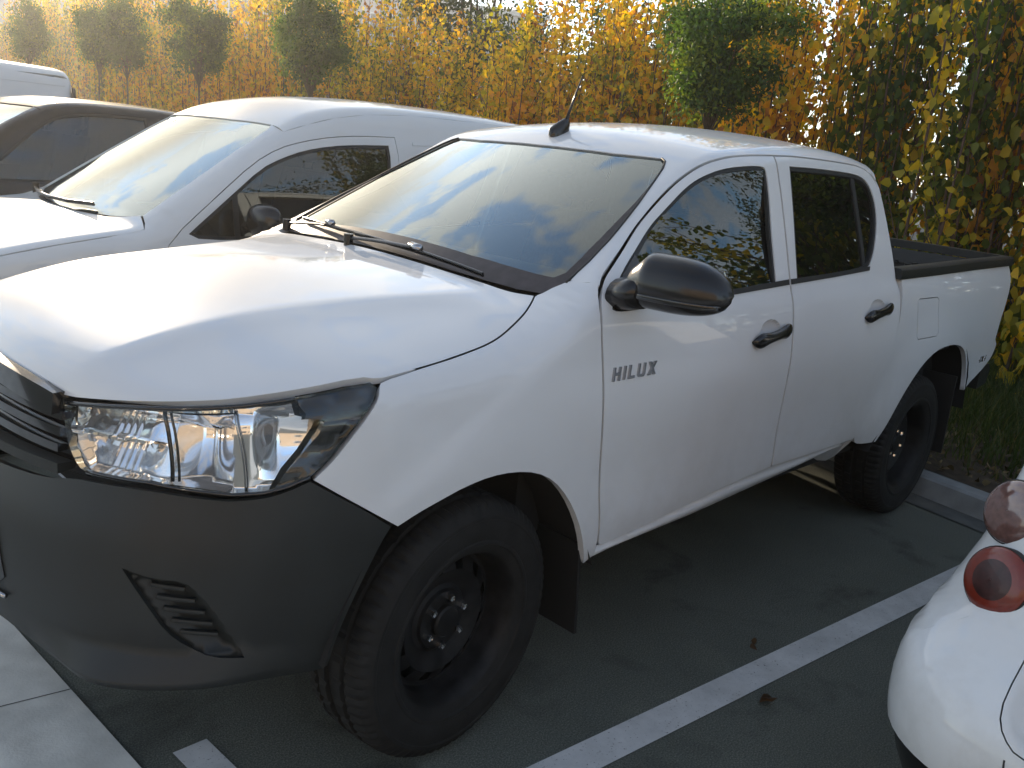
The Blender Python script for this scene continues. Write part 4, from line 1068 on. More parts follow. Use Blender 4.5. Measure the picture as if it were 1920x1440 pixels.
for m in (0, 1):
    panel(VF, [[(.785, 1.05), (.815, 1.05), (.815, 1.288), (.785, 1.266)]], 'y', h=.05, off=-.002, flange=.01, mirror=m).build('window_divider', RUBBER, vd[m])
    panel(VF, [[(2.0, 1.595), (2.2, 1.605), (2.2, 1.625), (2.0, 1.615)]], 'y', h=.03, off=.004, flange=.01, mirror=m).build('side_rail', WHITE_B, van)
def onf(f, pts, off):
    P = project(f, pts, 'z'); return P + grad(f, P)*off
pb = onf(VF, dens([(.27, .45), (.24, .2), (.25, -.05), (.30, -.30)], .03, closed=False), .02); wv = MB().sweep(rrect(.012, .022, .004, 2), pb, upv=(-.5, 0, .85)).build('wiper', BLACK, van, sharp=40)
pb = onf(VF, dens([(.33, .66), (.29, .52), (.27, .38)], .03, closed=False), .02); wv = MB().sweep(rrect(.016, .03, .006, 2), pb, upv=(-.5, 0, .85)); wv.tube([pb[0]+[0, 0, -.04], pb[0]+[0, 0, .03]], .02); wv.build('wiper', BLACK, van, sharp=40)
CWV = [(.40, -.69), (.31, -.5), (.245, -.25), (.235, 0), (.245, .25), (.31, .5), (.40, .69), (.33, .62), (.27, .48), (.205, .25), (.195, 0), (.205, -.25), (.27, -.48), (.33, -.62)]
panel(VF, [CWV], 'z', h=.03, off=-.012, flange=.01).build('cowl_panel', RUBBER, van)
# ---- dark crossover beyond the van
SF = carF(prof=([.25, .5, .8, 1.0, 1.12, 1.60, 1.9], [.86, .89, .91, .90, .87, .70, .58]), hood=([-1., -.75, -.5, 0., .4], [.80, .93, 1.0, 1.06, 1.09]), hcrown=.05,
          wsx=.72, wsz=1.60, wsl=.60, wcw=.15, roof=([.6, .9, 1.3, 1.7, 2.2, 3.0, 3.6], [1.56, 1.645, 1.675, 1.672, 1.64, 1.54, 1.40]), rcrown=.06, rear=3.50, rl=-.5, front=-.92, fcw=.35)
SWIN = [[(.30, 1.07), (.55, 1.29), (.75, 1.46), (.90, 1.545), (1.15, 1.585), (1.55, 1.585), (1.56, 1.30), (1.55, 1.085)], [(1.64, 1.09), (1.65, 1.30), (1.64, 1.585), (1.95, 1.565), (2.35, 1.515), (2.52, 1.45), (2.50, 1.25), (2.40, 1.11)]]
suv, _, _ = make_car('crossover_car', (0, 5.42, 0), 'dark grey crossover car with black side windows, parked between the two white vans', 'car', SF, DARKPAINT,
    ws_edge=[(.02, .73), (.20, .715), (.40, .69), (.58, .66), (.70, .63), (.765, .60), (.785, .565), (.76, .40), (.735, .2), (.73, 0)],
    seam=[(.80, 1.565), (.90, 1.590), (1.15, 1.622), (1.6, 1.622), (2.1, 1.59), (2.6, 1.525), (3.0, 1.445), (3.15, 1.40)],
    bon=[(-.62, .85), (-.5, .93), (-.3, .985), (-.1, 1.01), (-.03, 1.02)], front_x=-.80, sill=.30, wb=2.65, wheel_r=.34, windows=SWIN, rear_x=3.40, rear_z=1.34, glass=DARK_GLASS)
# ---- white high van further along
NF = carF(prof=([.25, .5, .9, 1.2, 1.5, 1.85, 2.1], [.90, .94, .95, .94, .92, .84, .74]), hood=([-1., -.75, -.5, 0., .4], [.90, 1.05, 1.12, 1.22, 1.28]), hcrown=.05,
          wsx=.72, wsz=1.75, wsl=1.0, wcw=.15, roof=([.5, .75, 1.0, 1.5, 2.5, 4.2], [1.70, 1.86, 1.95, 2.0, 2.01, 1.97]), rcrown=.08, rear=4.25, rl=-.06, front=-.92, fcw=.35)
far_van, _, _ = make_car('cargo_van', (-2.15, 8.30, 0), 'tall white cargo van standing farthest back beyond the dark crossover', 'van', NF, WHITE_B,
    ws_edge=[(.22, .80), (.40, .78), (.55, .76), (.70, .735), (.80, .71), (.835, .68), (.80, .45), (.77, .22), (.765, 0)],
    seam=[(.86, 1.79), (1.1, 1.85), (1.5, 1.885), (2.5, 1.895), (3.6, 1.88), (4.10, 1.86)],
    bon=[(-.64, .93), (-.5, 1.02), (-.3, 1.09), (0, 1.15), (.16, 1.18)], front_x=-.80, sill=.34, wb=3.0, wheel_r=.34,
    windows=[[(.48, 1.22), (.75, 1.52), (.92, 1.66), (1.05, 1.70), (1.45, 1.70), (1.47, 1.45), (1.45, 1.20)]], rear_x=4.22, rear_z=1.83, glass=DARK_GLASS, mirror_at=(.62, 1.30, .98))
panel(NF, [[(1.6, 1.80), (4.05, 1.785), (4.05, 1.80), (1.6, 1.815)]], 'y', h=.05, off=.004, flange=.01, mirror=2).build('side_rail', WHITE_B, far_van)
MB().loft([[(4.13 - .05*(z-1.2), s*(.93 - .18*max(0, z-1.5)**1.2) , z) for s in (-1,)] + [(4.20 - .05*(z-1.2), -.80, z), (4.15, -.78, z)] for z in np.linspace(1.1, 1.78, 8)]).build('tail_light', MATS['rubber_seal'], far_van)
# ---- white two-seater with round rear lamps, nearest right corner
_sx = spl([.20, .30, .42, .54, .61, .655, .695, .75, .84, 1.0, 1.2, 1.5, 1.6], [.44, .36, .300, .285, .305, .365, .50, .580, .620, .69, .78, 1.02, 1.14])
_sw = spl([.2, .4, .6, .72, .82, 1.0, 1.3, 1.56], [.72, .775, .79, .775, .745, .715, .64, .54])
_sr = spl([.8, 1.0, 1.4, 2.0, 2.5, 2.9, 3.1], [1.40, 1.49, 1.54, 1.53, 1.36, 1.0, .74])
def MF(p):
    x = p[..., 0]; w = np.abs(p[..., 1]); z = p[..., 2]
    return smax(smax(w - _sw(z), (_sx(z) + .20*w*w - x)*.85, .24), smax(z - (_sr(x) - .08*w*w), x - 3.02 + .2*w*w, .12), .10)
def make_two_seater(loc):
    r = empty('city_car', loc, label='white compact city car showing only its rounded rear corner with two round tail lamps', cat='car')
    zz = np.linspace(1.36, .30, 66)
    cor = march(MF, np.stack([.95-1.0+0*zz, -.35-1.0+0*zz, zz], 1), np.tile([.7071, .7071, 0], (66, 1)), 1.9, 200)
    # rear face, cut by the shut line between body and bumper
    ce = [(p[1], p[2]) for p in cor]
    body = MB()
    rear_up = [q for q in ce if q[1] > .455]; rear_up = rear_up + [(-y, z) for y, z in rear_up[::-1]]
    PLATE = smooth([(-.515, .84), (-.522, .70), (-.50, .625), (-.43, .585), (.43, .585), (.50, .625), (.522, .70), (.515, .84)], 2, keep=70)
    RW = smooth([(-.46, 1.02), (.46, 1.02), (.42, 1.32), (-.42, 1.32)], 2, keep=100)
    panel(MF, [rear_up, PLATE, RW], 'x', h=.025, mb=body)
    top3 = project(MF, [(1.05, -.53), (1.4, -.55), (2.0, -.55), (2.45, -.55)], 'z')
    sd = [(p[0], p[2]) for p in cor if p[2] > .455] [::-1] + [(p[0], p[2]) for p in top3] + [(2.75, .95), (2.88, .70), (2.86, .42)] + [(2.62 + .34*math.cos(t), .30 + .34*math.sin(t)) for t in np.linspace(.35, math.pi-.35, 10)] + [(1.06 + .34*math.cos(t), .30 + .34*math.sin(t)) for t in np.linspace(.35, math.pi-.35, 10)]
    DW = smooth([(1.15, .98), (2.35, .92), (2.10, 1.25), (1.85, 1.38), (1.30, 1.40), (1.15, 1.30)], 2, keep=100)
    for m in (0, 1): panel(MF, [dens(sd, .04), DW], 'y', h=.04, mirror=m, mb=body)
    rl = [tuple(cor[0][:2])] + [tuple(p[:2]) for p in top3] + [(2.52, -.3), (2.53, 0)]
    rl = rl + [(x, -y) for x, y in rl[::-1] if abs(y) > 1e-6] + [(project(MF, [(0, 1.37)], 'x')[0][0], 0)]
    panel(MF, [rl], 'z', h=.05, mb=body)
    body.build('body', WHITE_B, r)
    fr = [(-.60, .42), (.60, .42), (.58, 1.0), (-.58, 1.0)]
    panel(MF, [fr], 'b', h=.06).build('nose', WHITE_B, r)
    pr = panel(MF, [off2(PLATE, .003)], 'x', h=.02, flange=0, off=-.0, relief=lambda q: .055*sst(0, .055, segdist(q, [dens(PLATE, .02)]))).build('plate_recess', WHITE_B, r)
    panel(MF, [off2(RW, .003)], 'x', h=.05, off=-.008, flange=0).build('rear_window', DARK_GLASS, r)
    panel(MF, [smooth([(-.47, .838), (-.474, .77), (-.45, .735), (.45, .735), (.474, .77), (.47, .838)], 2, keep=100)], 'x', h=.02, off=-.004, flange=.05).build('tailgate', WHITE_B, r)
    for m in (0, 1): panel(MF, [off2(DW, .003)], 'y', h=.05, off=-.008, flange=0, mirror=m).build('window', DARK_GLASS, r)
    # lower valance and exhaust-side black skirt
    lowp = [(y, z) for y, z in ce if z <= .42]; lowp = lowp + [(-y, z) for y, z in lowp[::-1]]
    panel(MF, [[q for q in ce if q[1] <= .47] + [(-y, z) for y, z in [q for q in ce if q[1] <= .47][::-1]]], 'x', h=.03, off=-.012, flange=.05).build('valance', BLACK, r)
    # shut lines
    for s in (-1, 1):
        P = project(MF, [(s*y, z) for y, z in dens([(.446, .455), (.455, .52), (.465, .58)], .02, closed=False)], 'x'); MB().tube(P, .002, seg=6).build('shut_line', RUBBER, r)
    for s in (-1, 1):
        for yy, zz_, rad, core in ((.632, .788, .080, True), (.655, .928, .078, False)):
            P = project(MF, [(-yy, zz_)], 'x')[0]; N = grad(MF, P[None])[0]
            N = N*.3 + np.array([-.93, -.28, .20])*.7; N /= np.linalg.norm(N); P = P + N*.012
            if s > 0: P = P*[1, -1, 1]; N = N*[1, -1, 1]
            a = np.cross(N, [0, 0, 1]); a /= np.linalg.norm(a); b = np.cross(a, N)
            def dome(prof, seg=40): return [[P + N*h + rr*(math.cos(t)*a + math.sin(t)*b) for t in np.linspace(0, 2*math.pi, seg, endpoint=False)] for rr, h in prof]
            lamp = MB().loft(dome([(rad, -.05), (rad, .0), (rad*.985, .005), (rad*.93, .010), (rad*.75, .016), (rad*.5, .020), (rad*.25, .022), (.001, .023)]), cap=False).build('tail_lamp', REDLENS if core else SMOKE, r)
            MB().loft(dome([(rad*1.03, -.04), (rad*1.03, .001), (rad*1.0, .004), (rad*.985, .0)]), cap=False).build('lamp_surround', RUBBER, lamp)
            if core: MB().loft(dome([(rad*.60, .0185), (rad*.56, .0196), (rad*.4, .0216), (rad*.2, .0228), (.001, .0235)]), cap=False).build('lamp_core', REDCORE, lamp)
    for s in (-1, 1):
        for cx in (1.06, 2.62): copy_tree(w0, loc=(cx, s*.655, .29), parent=r, rz=0 if s < 0 else math.pi, scale=.29/.372)
    cb = MB(); cb.box((.62, -.55, .22), (2.8, .55, .40)); cb.build('chassis', UNDER, r, smooth=False)
    st = seat(1.55, .33, .45, r); seat(1.55, -.33, .45, r)
    return r
smart = make_two_seater((0, -2.56, 0))
# ------------------------------------------------------------------ ground
def ground_mat():
    m, nt, p, out = new_mat('asphalt'); L = nt.links
    tc = node(nt, 'ShaderNodeTexCoord')
    a = node(nt, 'ShaderNodeTexNoise'); a.inputs['Scale'].default_value = .9; a.inputs['Detail'].default_value = 9; a.inputs['Roughness'].default_value = .65
    b = node(nt, 'ShaderNodeTexNoise'); b.inputs['Scale'].default_value = 240; b.inputs['Detail'].default_value = 6; b.inputs['Roughness'].default_value = .7
    c = node(nt, 'ShaderNodeTexNoise'); c.inputs['Scale'].default_value = 190; c.inputs['Detail'].default_value = 5; c.inputs['Roughness'].default_value = .75
    for n in (a, b, c): L.new(tc.outputs['Object'], n.inputs[0])
    r1 = ramp(nt, [(.3, (.094, .106, .092)), (.7, (.138, .150, .132))]); L.new(a.outputs[0], r1.inputs[0])
    r2 = ramp(nt, [(.36, (.30, .31, .30)), (.50, (.95, .95, .93)), (.62, (1.9, 1.85, 1.75))]); L.new(c.outputs[0], r2.inputs[0])
    d = node(nt, 'ShaderNodeTexNoise'); d.inputs['Scale'].default_value = 2.3; d.inputs['Detail'].default_value = 7; d.inputs['Roughness'].default_value = .6; d.inputs['Distortion'].default_value = .6
    L.new(tc.outputs['Object'], d.inputs[0]); r3 = ramp(nt, [(.34, (.62, .62, .62)), (.46, (1, 1, 1)), (.60, (1, 1, 1)), (.72, (1.22, 1.2, 1.15))]); L.new(d.outputs[0], r3.inputs[0])
    sp = node(nt, 'ShaderNodeTexVoronoi'); sp.inputs['Scale'].default_value = 1.1; L.new(tc.outputs['Object'], sp.inputs[0])
    r4 = ramp(nt, [(.05, (.45, .45, .45)), (.085, (1, 1, 1))]); L.new(sp.outputs['Distance'], r4.inputs[0])
    base = mixc(nt, 1.0, mixc(nt, 1.0, r1.outputs[0], r3.outputs[0], 'MULTIPLY'), r4.outputs[0], 'MULTIPLY')
    L.new(mixc(nt, .75, base, r2.outputs[0], 'MULTIPLY'), p.inputs['Base Color'])
    p.inputs['Roughness'].default_value = .82; p.inputs['Specular IOR Level'].default_value = .35
    bp = node(nt, 'ShaderNodeBump'); bp.inputs['Strength'].default_value = .9; bp.inputs['Distance'].default_value = .005
    L.new(b.outputs[0], bp.inputs['Height']); L.new(bp.outputs[0], p.inputs['Normal'])
    return m
def paint_mat():
    m, nt, p, out = new_mat('road_paint'); L = nt.links
    tc = node(nt, 'ShaderNodeTexCoord')
    a = node(nt, 'ShaderNodeTexNoise'); a.inputs['Scale'].default_value = 5; a.inputs['Detail'].default_value = 8; a.inputs['Roughness'].default_value = .7
    c = node(nt, 'ShaderNodeTexNoise'); c.inputs['Scale'].default_value = 130; c.inputs['Detail'].default_value = 3
    L.new(tc.outputs['Object'], a.inputs[0]); L.new(tc.outputs['Object'], c.inputs[0])
    r = ramp(nt, [(.35, (.46, .47, .47)), (.65, (.62, .63, .63))]); L.new(a.outputs[0], r.inputs[0])
    r2 = ramp(nt, [(.26, (.10, .10, .10)), (.36, (1, 1, 1))]); L.new(c.outputs[0], r2.inputs[0])
    L.new(mixc(nt, .8, r.outputs[0], r2.outputs[0], 'MULTIPLY'), p.inputs['Base Color']); p.inputs['Roughness'].default_value = .75
    return m
CONC = pmat('concrete', (.58, .58, .54), rough=.85, noise=.22, nscale=6, bump=.4, bscale=120)
KERB = pmat('kerb_stone', (.27, .285, .29), rough=.8, noise=.2, nscale=9, bump=.3, bscale=150)
SOIL = pmat('soil', (.055, .042, .028), rough=.95, noise=.5, nscale=14, bump=1.0, bscale=60)
g = MB().add([(-300, -300, 0), (300, -300, 0), (300, 300, 0), (-300, 300, 0)], [(0, 1, 2, 3)]).build('asphalt', ground_mat(), None, smooth=False); tag(g, kind='structure')
PAINT = paint_mat()
def strip(name, poly, z, mat, kind='structure', th=None):
    poly = np.array(poly, float); n = len(poly)
    if area(poly) < 0: poly = poly[::-1]
    b = MB(); t = [(x, y, z) for x, y in poly]
    if th is None: b.add(t, [tuple(range(n))])
    else: b.add(t + [(x, y, z-th) for x, y in poly], [tuple(range(n))] + [(i, n+i, n+(i+1) % n, (i+1) % n) for i in range(n)])
    o = b.build(name, mat, None, smooth=False); return tag(o, kind=kind)
# bay line: measured edges, slightly skew to the truck
def along(p, d, t): return (p[0]+d[0]*t, p[1]+d[1]*t)
LD = (.9949, -.1010)
NEAR0, FAR0 = (.13, -1.165), (.13, -1.052)
strip('bay_line_marking', [along(FAR0, LD, -.30), along(FAR0, LD, 3.25), along(NEAR0, LD, 3.25), along(NEAR0, LD, -.30)], .004, PAINT)
strip('bay_line_marking', [(-.590, -.425), (-.494, -.425), (-.470, -.95), (-.566, -.95)], .004, PAINT)
for k in (1, 2, 3, 4): strip('bay_line_marking', [along((FAR0[0], FAR0[1]+2.72*k), LD, -.3), along((FAR0[0], FAR0[1]+2.72*k), LD, 3.2), along((NEAR0[0], NEAR0[1]+2.72*k), LD, 3.2), along((NEAR0[0], NEAR0[1]+2.72*k), LD, -.3)], .004, PAINT)
strip('bay_line_marking', [along((FAR0[0], FAR0[1]-2.72), LD, -.3), along((FAR0[0], FAR0[1]-2.72), LD, 3.2), along((NEAR0[0], NEAR0[1]-2.72), LD, 3.2), along((NEAR0[0], NEAR0[1]-2.72), LD, -.3)], .004, PAINT)
# pale slab path in front of the bays
xe = lambda y: -.703 - .045*(y-.1)
strip('path', [(xe(-14), -14), (xe(40), 40), (xe(40)-.36, 40), (xe(-14)-.36, -14)], .0085, CONC)
strip('path', [(xe(-14)-.368, -14), (xe(40)-.368, 40), (xe(40)-2.2, 40), (xe(-14)-2.2, -14)], .0075, pmat('pale_concrete', (.68, .68, .63), rough=.85, noise=.2, nscale=4, bump=.3, bscale=120))
jn = MB()
for y in np.arange(-6, 20, 1.5): 
    x = xe(y); jn.add([(x-.001, y, .0093), (x-2.2, y+.35, .0093), (x-2.2, y+.3535, .0093), (x-.001, y+.0035, .0093)], [(0, 1, 2, 3)])
tag(jn.build('path_joint_lines', UNDER, None, smooth=False), kind='structure')
# kerb and planted verge
KD = np.array([.185, .983]); KP = np.array([3.49, -.835])
kp = lambda t, off: tuple(KP + KD*t + np.array([KD[1], -KD[0]])*off)
ts = np.arange(-9, 42, 1.0)
def kx(t, o): return kp(t, o)
tag(MB().sweep([(-.0, -.02), (.02, .105), (.035, .118), (.125, .122), (.145, .115), (.15, -.02)][::-1], [kp(t, 0)+(0,) for t in ts]).build('kerb', KERB, None, sharp=30), kind='structure')
strip('gutter_line', [kp(-9, -.16), kp(42, -.16), kp(42, .01), kp(-9, .01)], .006, pmat('gutter_concrete', (.10, .105, .10), rough=.85, noise=.3, nscale=8))
vg = MB(); tt = np.linspace(-9, 46, 150); oo = np.concatenate([np.linspace(.14, 3.5, 40), np.linspace(4, 30, 20)])
vs = [];
for t in tt:
    for o_ in oo:
        x, y = kp(t, o_); vs.append((x, y, .095 + .03*math.sin(x*3.1)*math.sin(y*2.3) + .012*rng.standard_normal()*(o_ > .2) + .02*min(o_, 3)))
no = len(oo); vg.add(vs, [(i*no+j, i*no+j+1, (i+1)*no+j+1, (i+1)*no+j) for i in range(len(tt)-1) for j in range(no-1)])
tag(vg.build('verge_ground', SOIL, None), kind='structure')
# ------------------------------------------------------------------ leaves
def leaf_mat(name, stops, trans=.55, rough=.55):
    m, nt, p, out = new_mat(name); L = nt.links
    at = node(nt, 'ShaderNodeAttribute'); at.attribute_name = 'tone'
    r = ramp(nt, stops); L.new(at.outputs['Fac'], r.inputs[0])
    L.new(r.outputs[0], p.inputs['Base Color']); p.inputs['Roughness'].default_value = rough; p.inputs['Specular IOR Level'].default_value = .35
    t = node(nt, 'ShaderNodeBsdfTranslucent'); mx = node(nt, 'ShaderNodeMixShader'); mx.inputs[0].default_value = trans
    hs = node(nt, 'ShaderNodeHueSaturation'); hs.inputs['Saturation'].default_value = 1.15; hs.inputs['Value'].default_value = 1.35; L.new(r.outputs[0], hs.inputs['Color'])
    L.new(hs.outputs[0], t.inputs[0]); L.new(p.outputs[0], mx.inputs[1]); L.new(t.outputs[0], mx.inputs[2]); L.new(mx.outputs[0], out.inputs[0])
    return m
HEDGE_LEAF = leaf_mat('hedge_leaves', [(0, (.050, .090, .018)), (.25, (.13, .17, .028)), (.45, (.48, .40, .045)), (.65, (.90, .60, .05)), (.82, (.88, .46, .05)), (1, (.36, .16, .06))])
BALL_LEAF = leaf_mat('small_green_leaves', [(0, (.040, .075, .018)), (.6, (.100, .165, .030)), (1, (.24, .29, .05))], trans=.45)
TREE_LEAF = leaf_mat('tree_leaves', [(0, (.025, .045, .015)), (.6, (.055, .080, .022)), (1, (.16, .15, .04))], trans=.35)
GRASSM = leaf_mat('grass_blades', [(0, (.030, .055, .012)), (.6, (.065, .095, .020)), (1, (.20, .17, .06))], trans=.35)
BARK = pmat('bark', (.085, .060, .042), rough=.9, noise=.4, nscale=30, bump=.6, bscale=60)
BARKD = pmat('twig_bark', (.10, .062, .045), rough=.85, noise=.4, nscale=30)
def leaves(C, size, tone, mat, name, parent, hang=.5, seed=0, width=.75):
    """one mesh of folded, pointed leaves at the centres C"""
    rg = np.random.default_rng(seed); n = len(C)
    th = rg.uniform(0, 2*math.pi, n)
    tilt = rg.normal(-.6*hang, .55, n)                                # tip direction below horizontal
    d = np.stack([np.cos(th)*np.cos(tilt), np.sin(th)*np.cos(tilt), np.sin(tilt)], 1)
    rnd = rg.normal(size=(n, 3)); sd = np.cross(d, rnd); sd /= np.linalg.norm(sd, axis=1, keepdims=True); nm = np.cross(sd, d)
    s = np.asarray(size)*rg.uniform(.65, 1.25, n); s = s[:, None]
    w = width*.5
    p0 = C; p1 = C + d*s*.22 + sd*s*w*.98 + nm*s*.10; p2 = C + d*s*.60 + sd*s*w*.78 + nm*s*.10; p3 = C + d*s - nm*s*.10; p4 = C + d*s*.60 - sd*s*w*.78 + nm*s*.10; p5 = C + d*s*.22 - sd*s*w*.98 + nm*s*.10
    V = np.stack([p0, p1, p2, p3, p4, p5], 1).reshape(-1, 3)
    me = bpy.data.meshes.new(name)
    b = np.arange(n)*6
    fcs = np.stack([np.stack([b, b+1, b+2, b+3], 1), np.stack([b, b+3, b+4, b+5], 1)], 1).reshape(-1, 4)
    me.vertices.add(len(V)); me.vertices.foreach_set('co', V.ravel())
    me.loops.add(fcs.size); me.loops.foreach_set('vertex_index', fcs.ravel().astype(np.int32))
    me.polygons.add(len(fcs)); me.polygons.foreach_set('loop_start', (np.arange(len(fcs))*4).astype(np.int32))
    at = me.attributes.new('tone', 'FLOAT', 'POINT'); at.data.foreach_set('value', np.repeat(np.clip(tone, 0, 1), 6).astype(np.float32))
    me.materials.append(mat); me.update(calc_edges=True); me.validate()
    o = bpy.data.objects.new(name, me); COL.objects.link(o)
    if parent: o.parent = parent
    return o
# ---- hedge plants: many upright shoots with hanging autumn leaves
def hedge_plant(i, green, height):
    rg = np.random.default_rng(100+i)
    root = empty('hedge_shrub', (0, 0, 0)); st = MB(); C = []; Tn = []; S = []
    nst = int(rg.integers(9, 13))
    for k in range(nst):
        bx, by = rg.normal(0, .16), rg.uniform(-.45, .45); h = height*rg.uniform(.62, 1.08); lean = rg.normal(0, .05, 2); ph = rg.uniform(0, 6)
        zs = np.linspace(0, h, 9)
        P = np.stack([bx + lean[0]*zs + .03*np.sin(zs*1.7+ph), by + lean[1]*zs + .03*np.cos(zs*1.3+ph), zs], 1)
        st.tube(P, np.interp(zs, [0, h], [.016, .003]), seg=5)
        nl = int(h*74); z = h*(.03 + .97*rg.uniform(0, 1, nl)**.85)
        base = np.stack([np.interp(z, zs, P[:, j]) for j in range(3)], 1)
        r = np.abs(rg.normal(0, .15, nl))*(1.12 - .55*z/h); a = rg.uniform(0, 6.283, nl)
        C.append(base + np.stack([r*np.cos(a), r*np.sin(a), rg.normal(0, .03, nl)], 1))
        clump = .16*np.sin(z*3.3 + ph*2) + rg.normal(0, .12, nl) + rg.normal(0, .12)
        Tn.append((.60 - .42*green) + clump - .12*(z < .8)); S.append(np.interp(z, [0, h], [.098, .062]))
        for q in range(int(h*3)):                                     # side twigs
            zz = rg.uniform(.3, h*.85); p = np.array([np.interp(zz, zs, P[:, j]) for j in range(3)]); an = rg.uniform(0, 6.28); ln_ = rg.uniform(.15, .38)
            st.tube([p, p + np.array([math.cos(an)*.5, math.sin(an)*.5, .6])*ln_*.5, p + np.array([math.cos(an)*.55, math.sin(an)*.55, .95])*ln_], [.005, .004, .002], seg=4)
    st.build('stems', BARKD, root)
    leaves(np.concatenate(C), np.concatenate(S), np.concatenate(Tn), HEDGE_LEAF, 'leaves', root, hang=1.0, seed=i, width=.80)
    return root
# ---- trees with a stem, limbs and a crown of clumped small leaves
def tree(i, name, trunk_h, crown_r, crown_z, n_clump, n_leaf, size, lmat, squash=(1, 1, .85), tr=.05, tone=(.35, .25), clump_r=.3):
    rg = np.random.default_rng(500+i); root = empty(name, (0, 0, 0))
    lean = rg.normal(0, .05, 2)
    zs = np.linspace(0, crown_z, 8); P = np.stack([lean[0]*zs + .02*np.sin(zs*2+i), lean[1]*zs + .02*np.cos(zs*2+i), zs], 1)
    t = MB().tube(P, np.interp(zs, [0, .15, crown_z], [tr*1.5, tr, tr*.55]), seg=10)
    cs = []
    while len(cs) < n_clump:
        v = rg.normal(size=3); v /= np.linalg.norm(v); rr = rg.uniform(.35, 1.0)**.5*(1 + .18*math.sin(v[0]*4+i) + .15*math.sin(v[2]*5+2*i))
        c = v*rr*crown_r*np.array(squash)
        cs.append(c + [P[-1][0], P[-1][1], crown_z])
    for c in cs[:max(10, n_clump//4)]:
        m = (P[-2]+c)/2 + rg.normal(0, .06*crown_r, 3) - [0, 0, .1*crown_r]
        t.tube([P[5], m, c], [tr*.45, tr*.25, tr*.06], seg=5)
    t.build('trunk', BARK, root)
    C = []; T_ = []
    per = n_leaf//n_clump
    for c in cs:
        k = int(per*rg.uniform(.5, 1.5)); v = rg.normal(size=(k, 3))*crown_r*clump_r*np.array([1, 1, .7])*.55
        C.append(c + v); T_.append(rg.normal(tone[0], tone[1]) + rg.normal(0, .10, k))
    C = np.concatenate(C); leaves(C, size, np.concatenate(T_), lmat, 'crown', root, hang=.6, seed=900+i, width=.55)
    return root
# hedge in two staggered rows
HV = [hedge_plant(i, g_, h_) for i, (g_, h_) in enumerate([(.0, 3.3), (.12, 3.6), (-.1, 3.1), (.25, 3.7), (.1, 3.3), (.75, 3.5), (.95, 3.3), (.6, 3.7), (.85, 3.0)])]
HLAB = {0: 'tall hedge shrub with upright shoots and yellow orange autumn leaves', 1: 'tall hedge shrub with upright shoots and mostly green leaves'}
used = set()
rgH = np.random.default_rng(3)
hx = lambda y: 6.35 + .115*y
for row in (0, 1, 2):
    for y in np.arange(-3.5 + .3*row, 40, .78 + .1*row):
        if row == 2 and y > 9: continue
        green = rgH.uniform() < np.interp(y, [-2, 2.0, 4.0, 40], [.75, .50, .12, .10]) - .0*row
        k = int(rgH.choice([5, 6, 7, 8] if green else [0, 1, 2, 3, 4]))
        h = np.interp(y, [-3, 1.5, 2.8, 3.6, 5.5, 6.3, 8.8, 10, 14, 40], [1.40, 1.34, 1.22, 1.09, 1.03, .97, .93, 1.12, 1.25, 1.45])*rgH.uniform(.90, 1.10)
        pos = (hx(y) + .85*row + rgH.normal(0, .12), y + rgH.normal(0, .1), .12)
        lab = HLAB[1 if green else 0]; grp = 'green hedge shrubs behind the cars' if green else 'yellow hedge shrubs behind the cars'
        if k in used: o = copy_tree(HV[k], loc=pos, rz=rgH.uniform(0, 6.28))
        else: o = HV[k]; used.add(k); o.location = pos
        o.scale = (1.0, 1.0, h)
        tag(o, lab, 'shrub', grp)
for q, yy in enumerate((3.3, 3.9, 4.4, 4.9, 5.4)):
    o = copy_tree(HV[q % 5], loc=(hx(yy) + .45 + .1*(q % 2), yy, .12), rz=1.1*q); o.scale = (1.0, 1.0, 1.04); tag(o, HLAB[0], 'shrub', 'yellow hedge shrubs behind the cars')
# lollipop trees along the verge
BT = [tree(i, 'lollipop_tree', 2.0, r_, z_, 60, 9000, .052, BALL_LEAF, squash=(1, 1, .95), tr=.026, tone=(.34, .34), clump_r=.33) for i, (r_, z_) in enumerate([(.55, 2.50), (.54, 2.52)])]
bx = lambda y: 5.0 + .06*y
ball = [(2.08, .84, 0, 'round headed green tree behind the pickup cab, its dark crown nearest to the camera'), (8.49, .88, 1, 'round headed green tree above the rear of the white panel van roof'),
        (12.2, .88, 0, 'round headed green tree above the front of the white panel van roof'), (15.65, .90, 1, 'round headed green tree above the sloping windscreen of the white panel van'),
        (17.8, .85, 0, 'slimmer round headed green tree overlapping its neighbour above the dark crossover'), (23.2, .95, 1, 'round headed green tree at the left edge above the tall white cargo van')]
for n, (y, sc, k, lab) in enumerate(ball):
    o = BT[k] if n < 2 else copy_tree(BT[k], rz=1.7*n)
    if n < 2: o = BT[n]
    o.location = (bx(y), y, .10); z = {2.08: 2.50, 8.49: 2.66, 12.2: 2.80, 15.65: 2.86, 17.8: 3.0, 23.2: 3.1}[y]
    o.scale = (sc, sc, z/2.52); tag(o, lab, 'tree', 'round headed trees along the verge')
o = copy_tree(BT[1], loc=(bx(-1.55), -1.55, .10), rz=.6); o.scale = (1, 1, 1.0); tag(o, 'thin tree trunk rising from the verge at the right edge beside the kerb', 'tree', 'round headed trees along the verge')
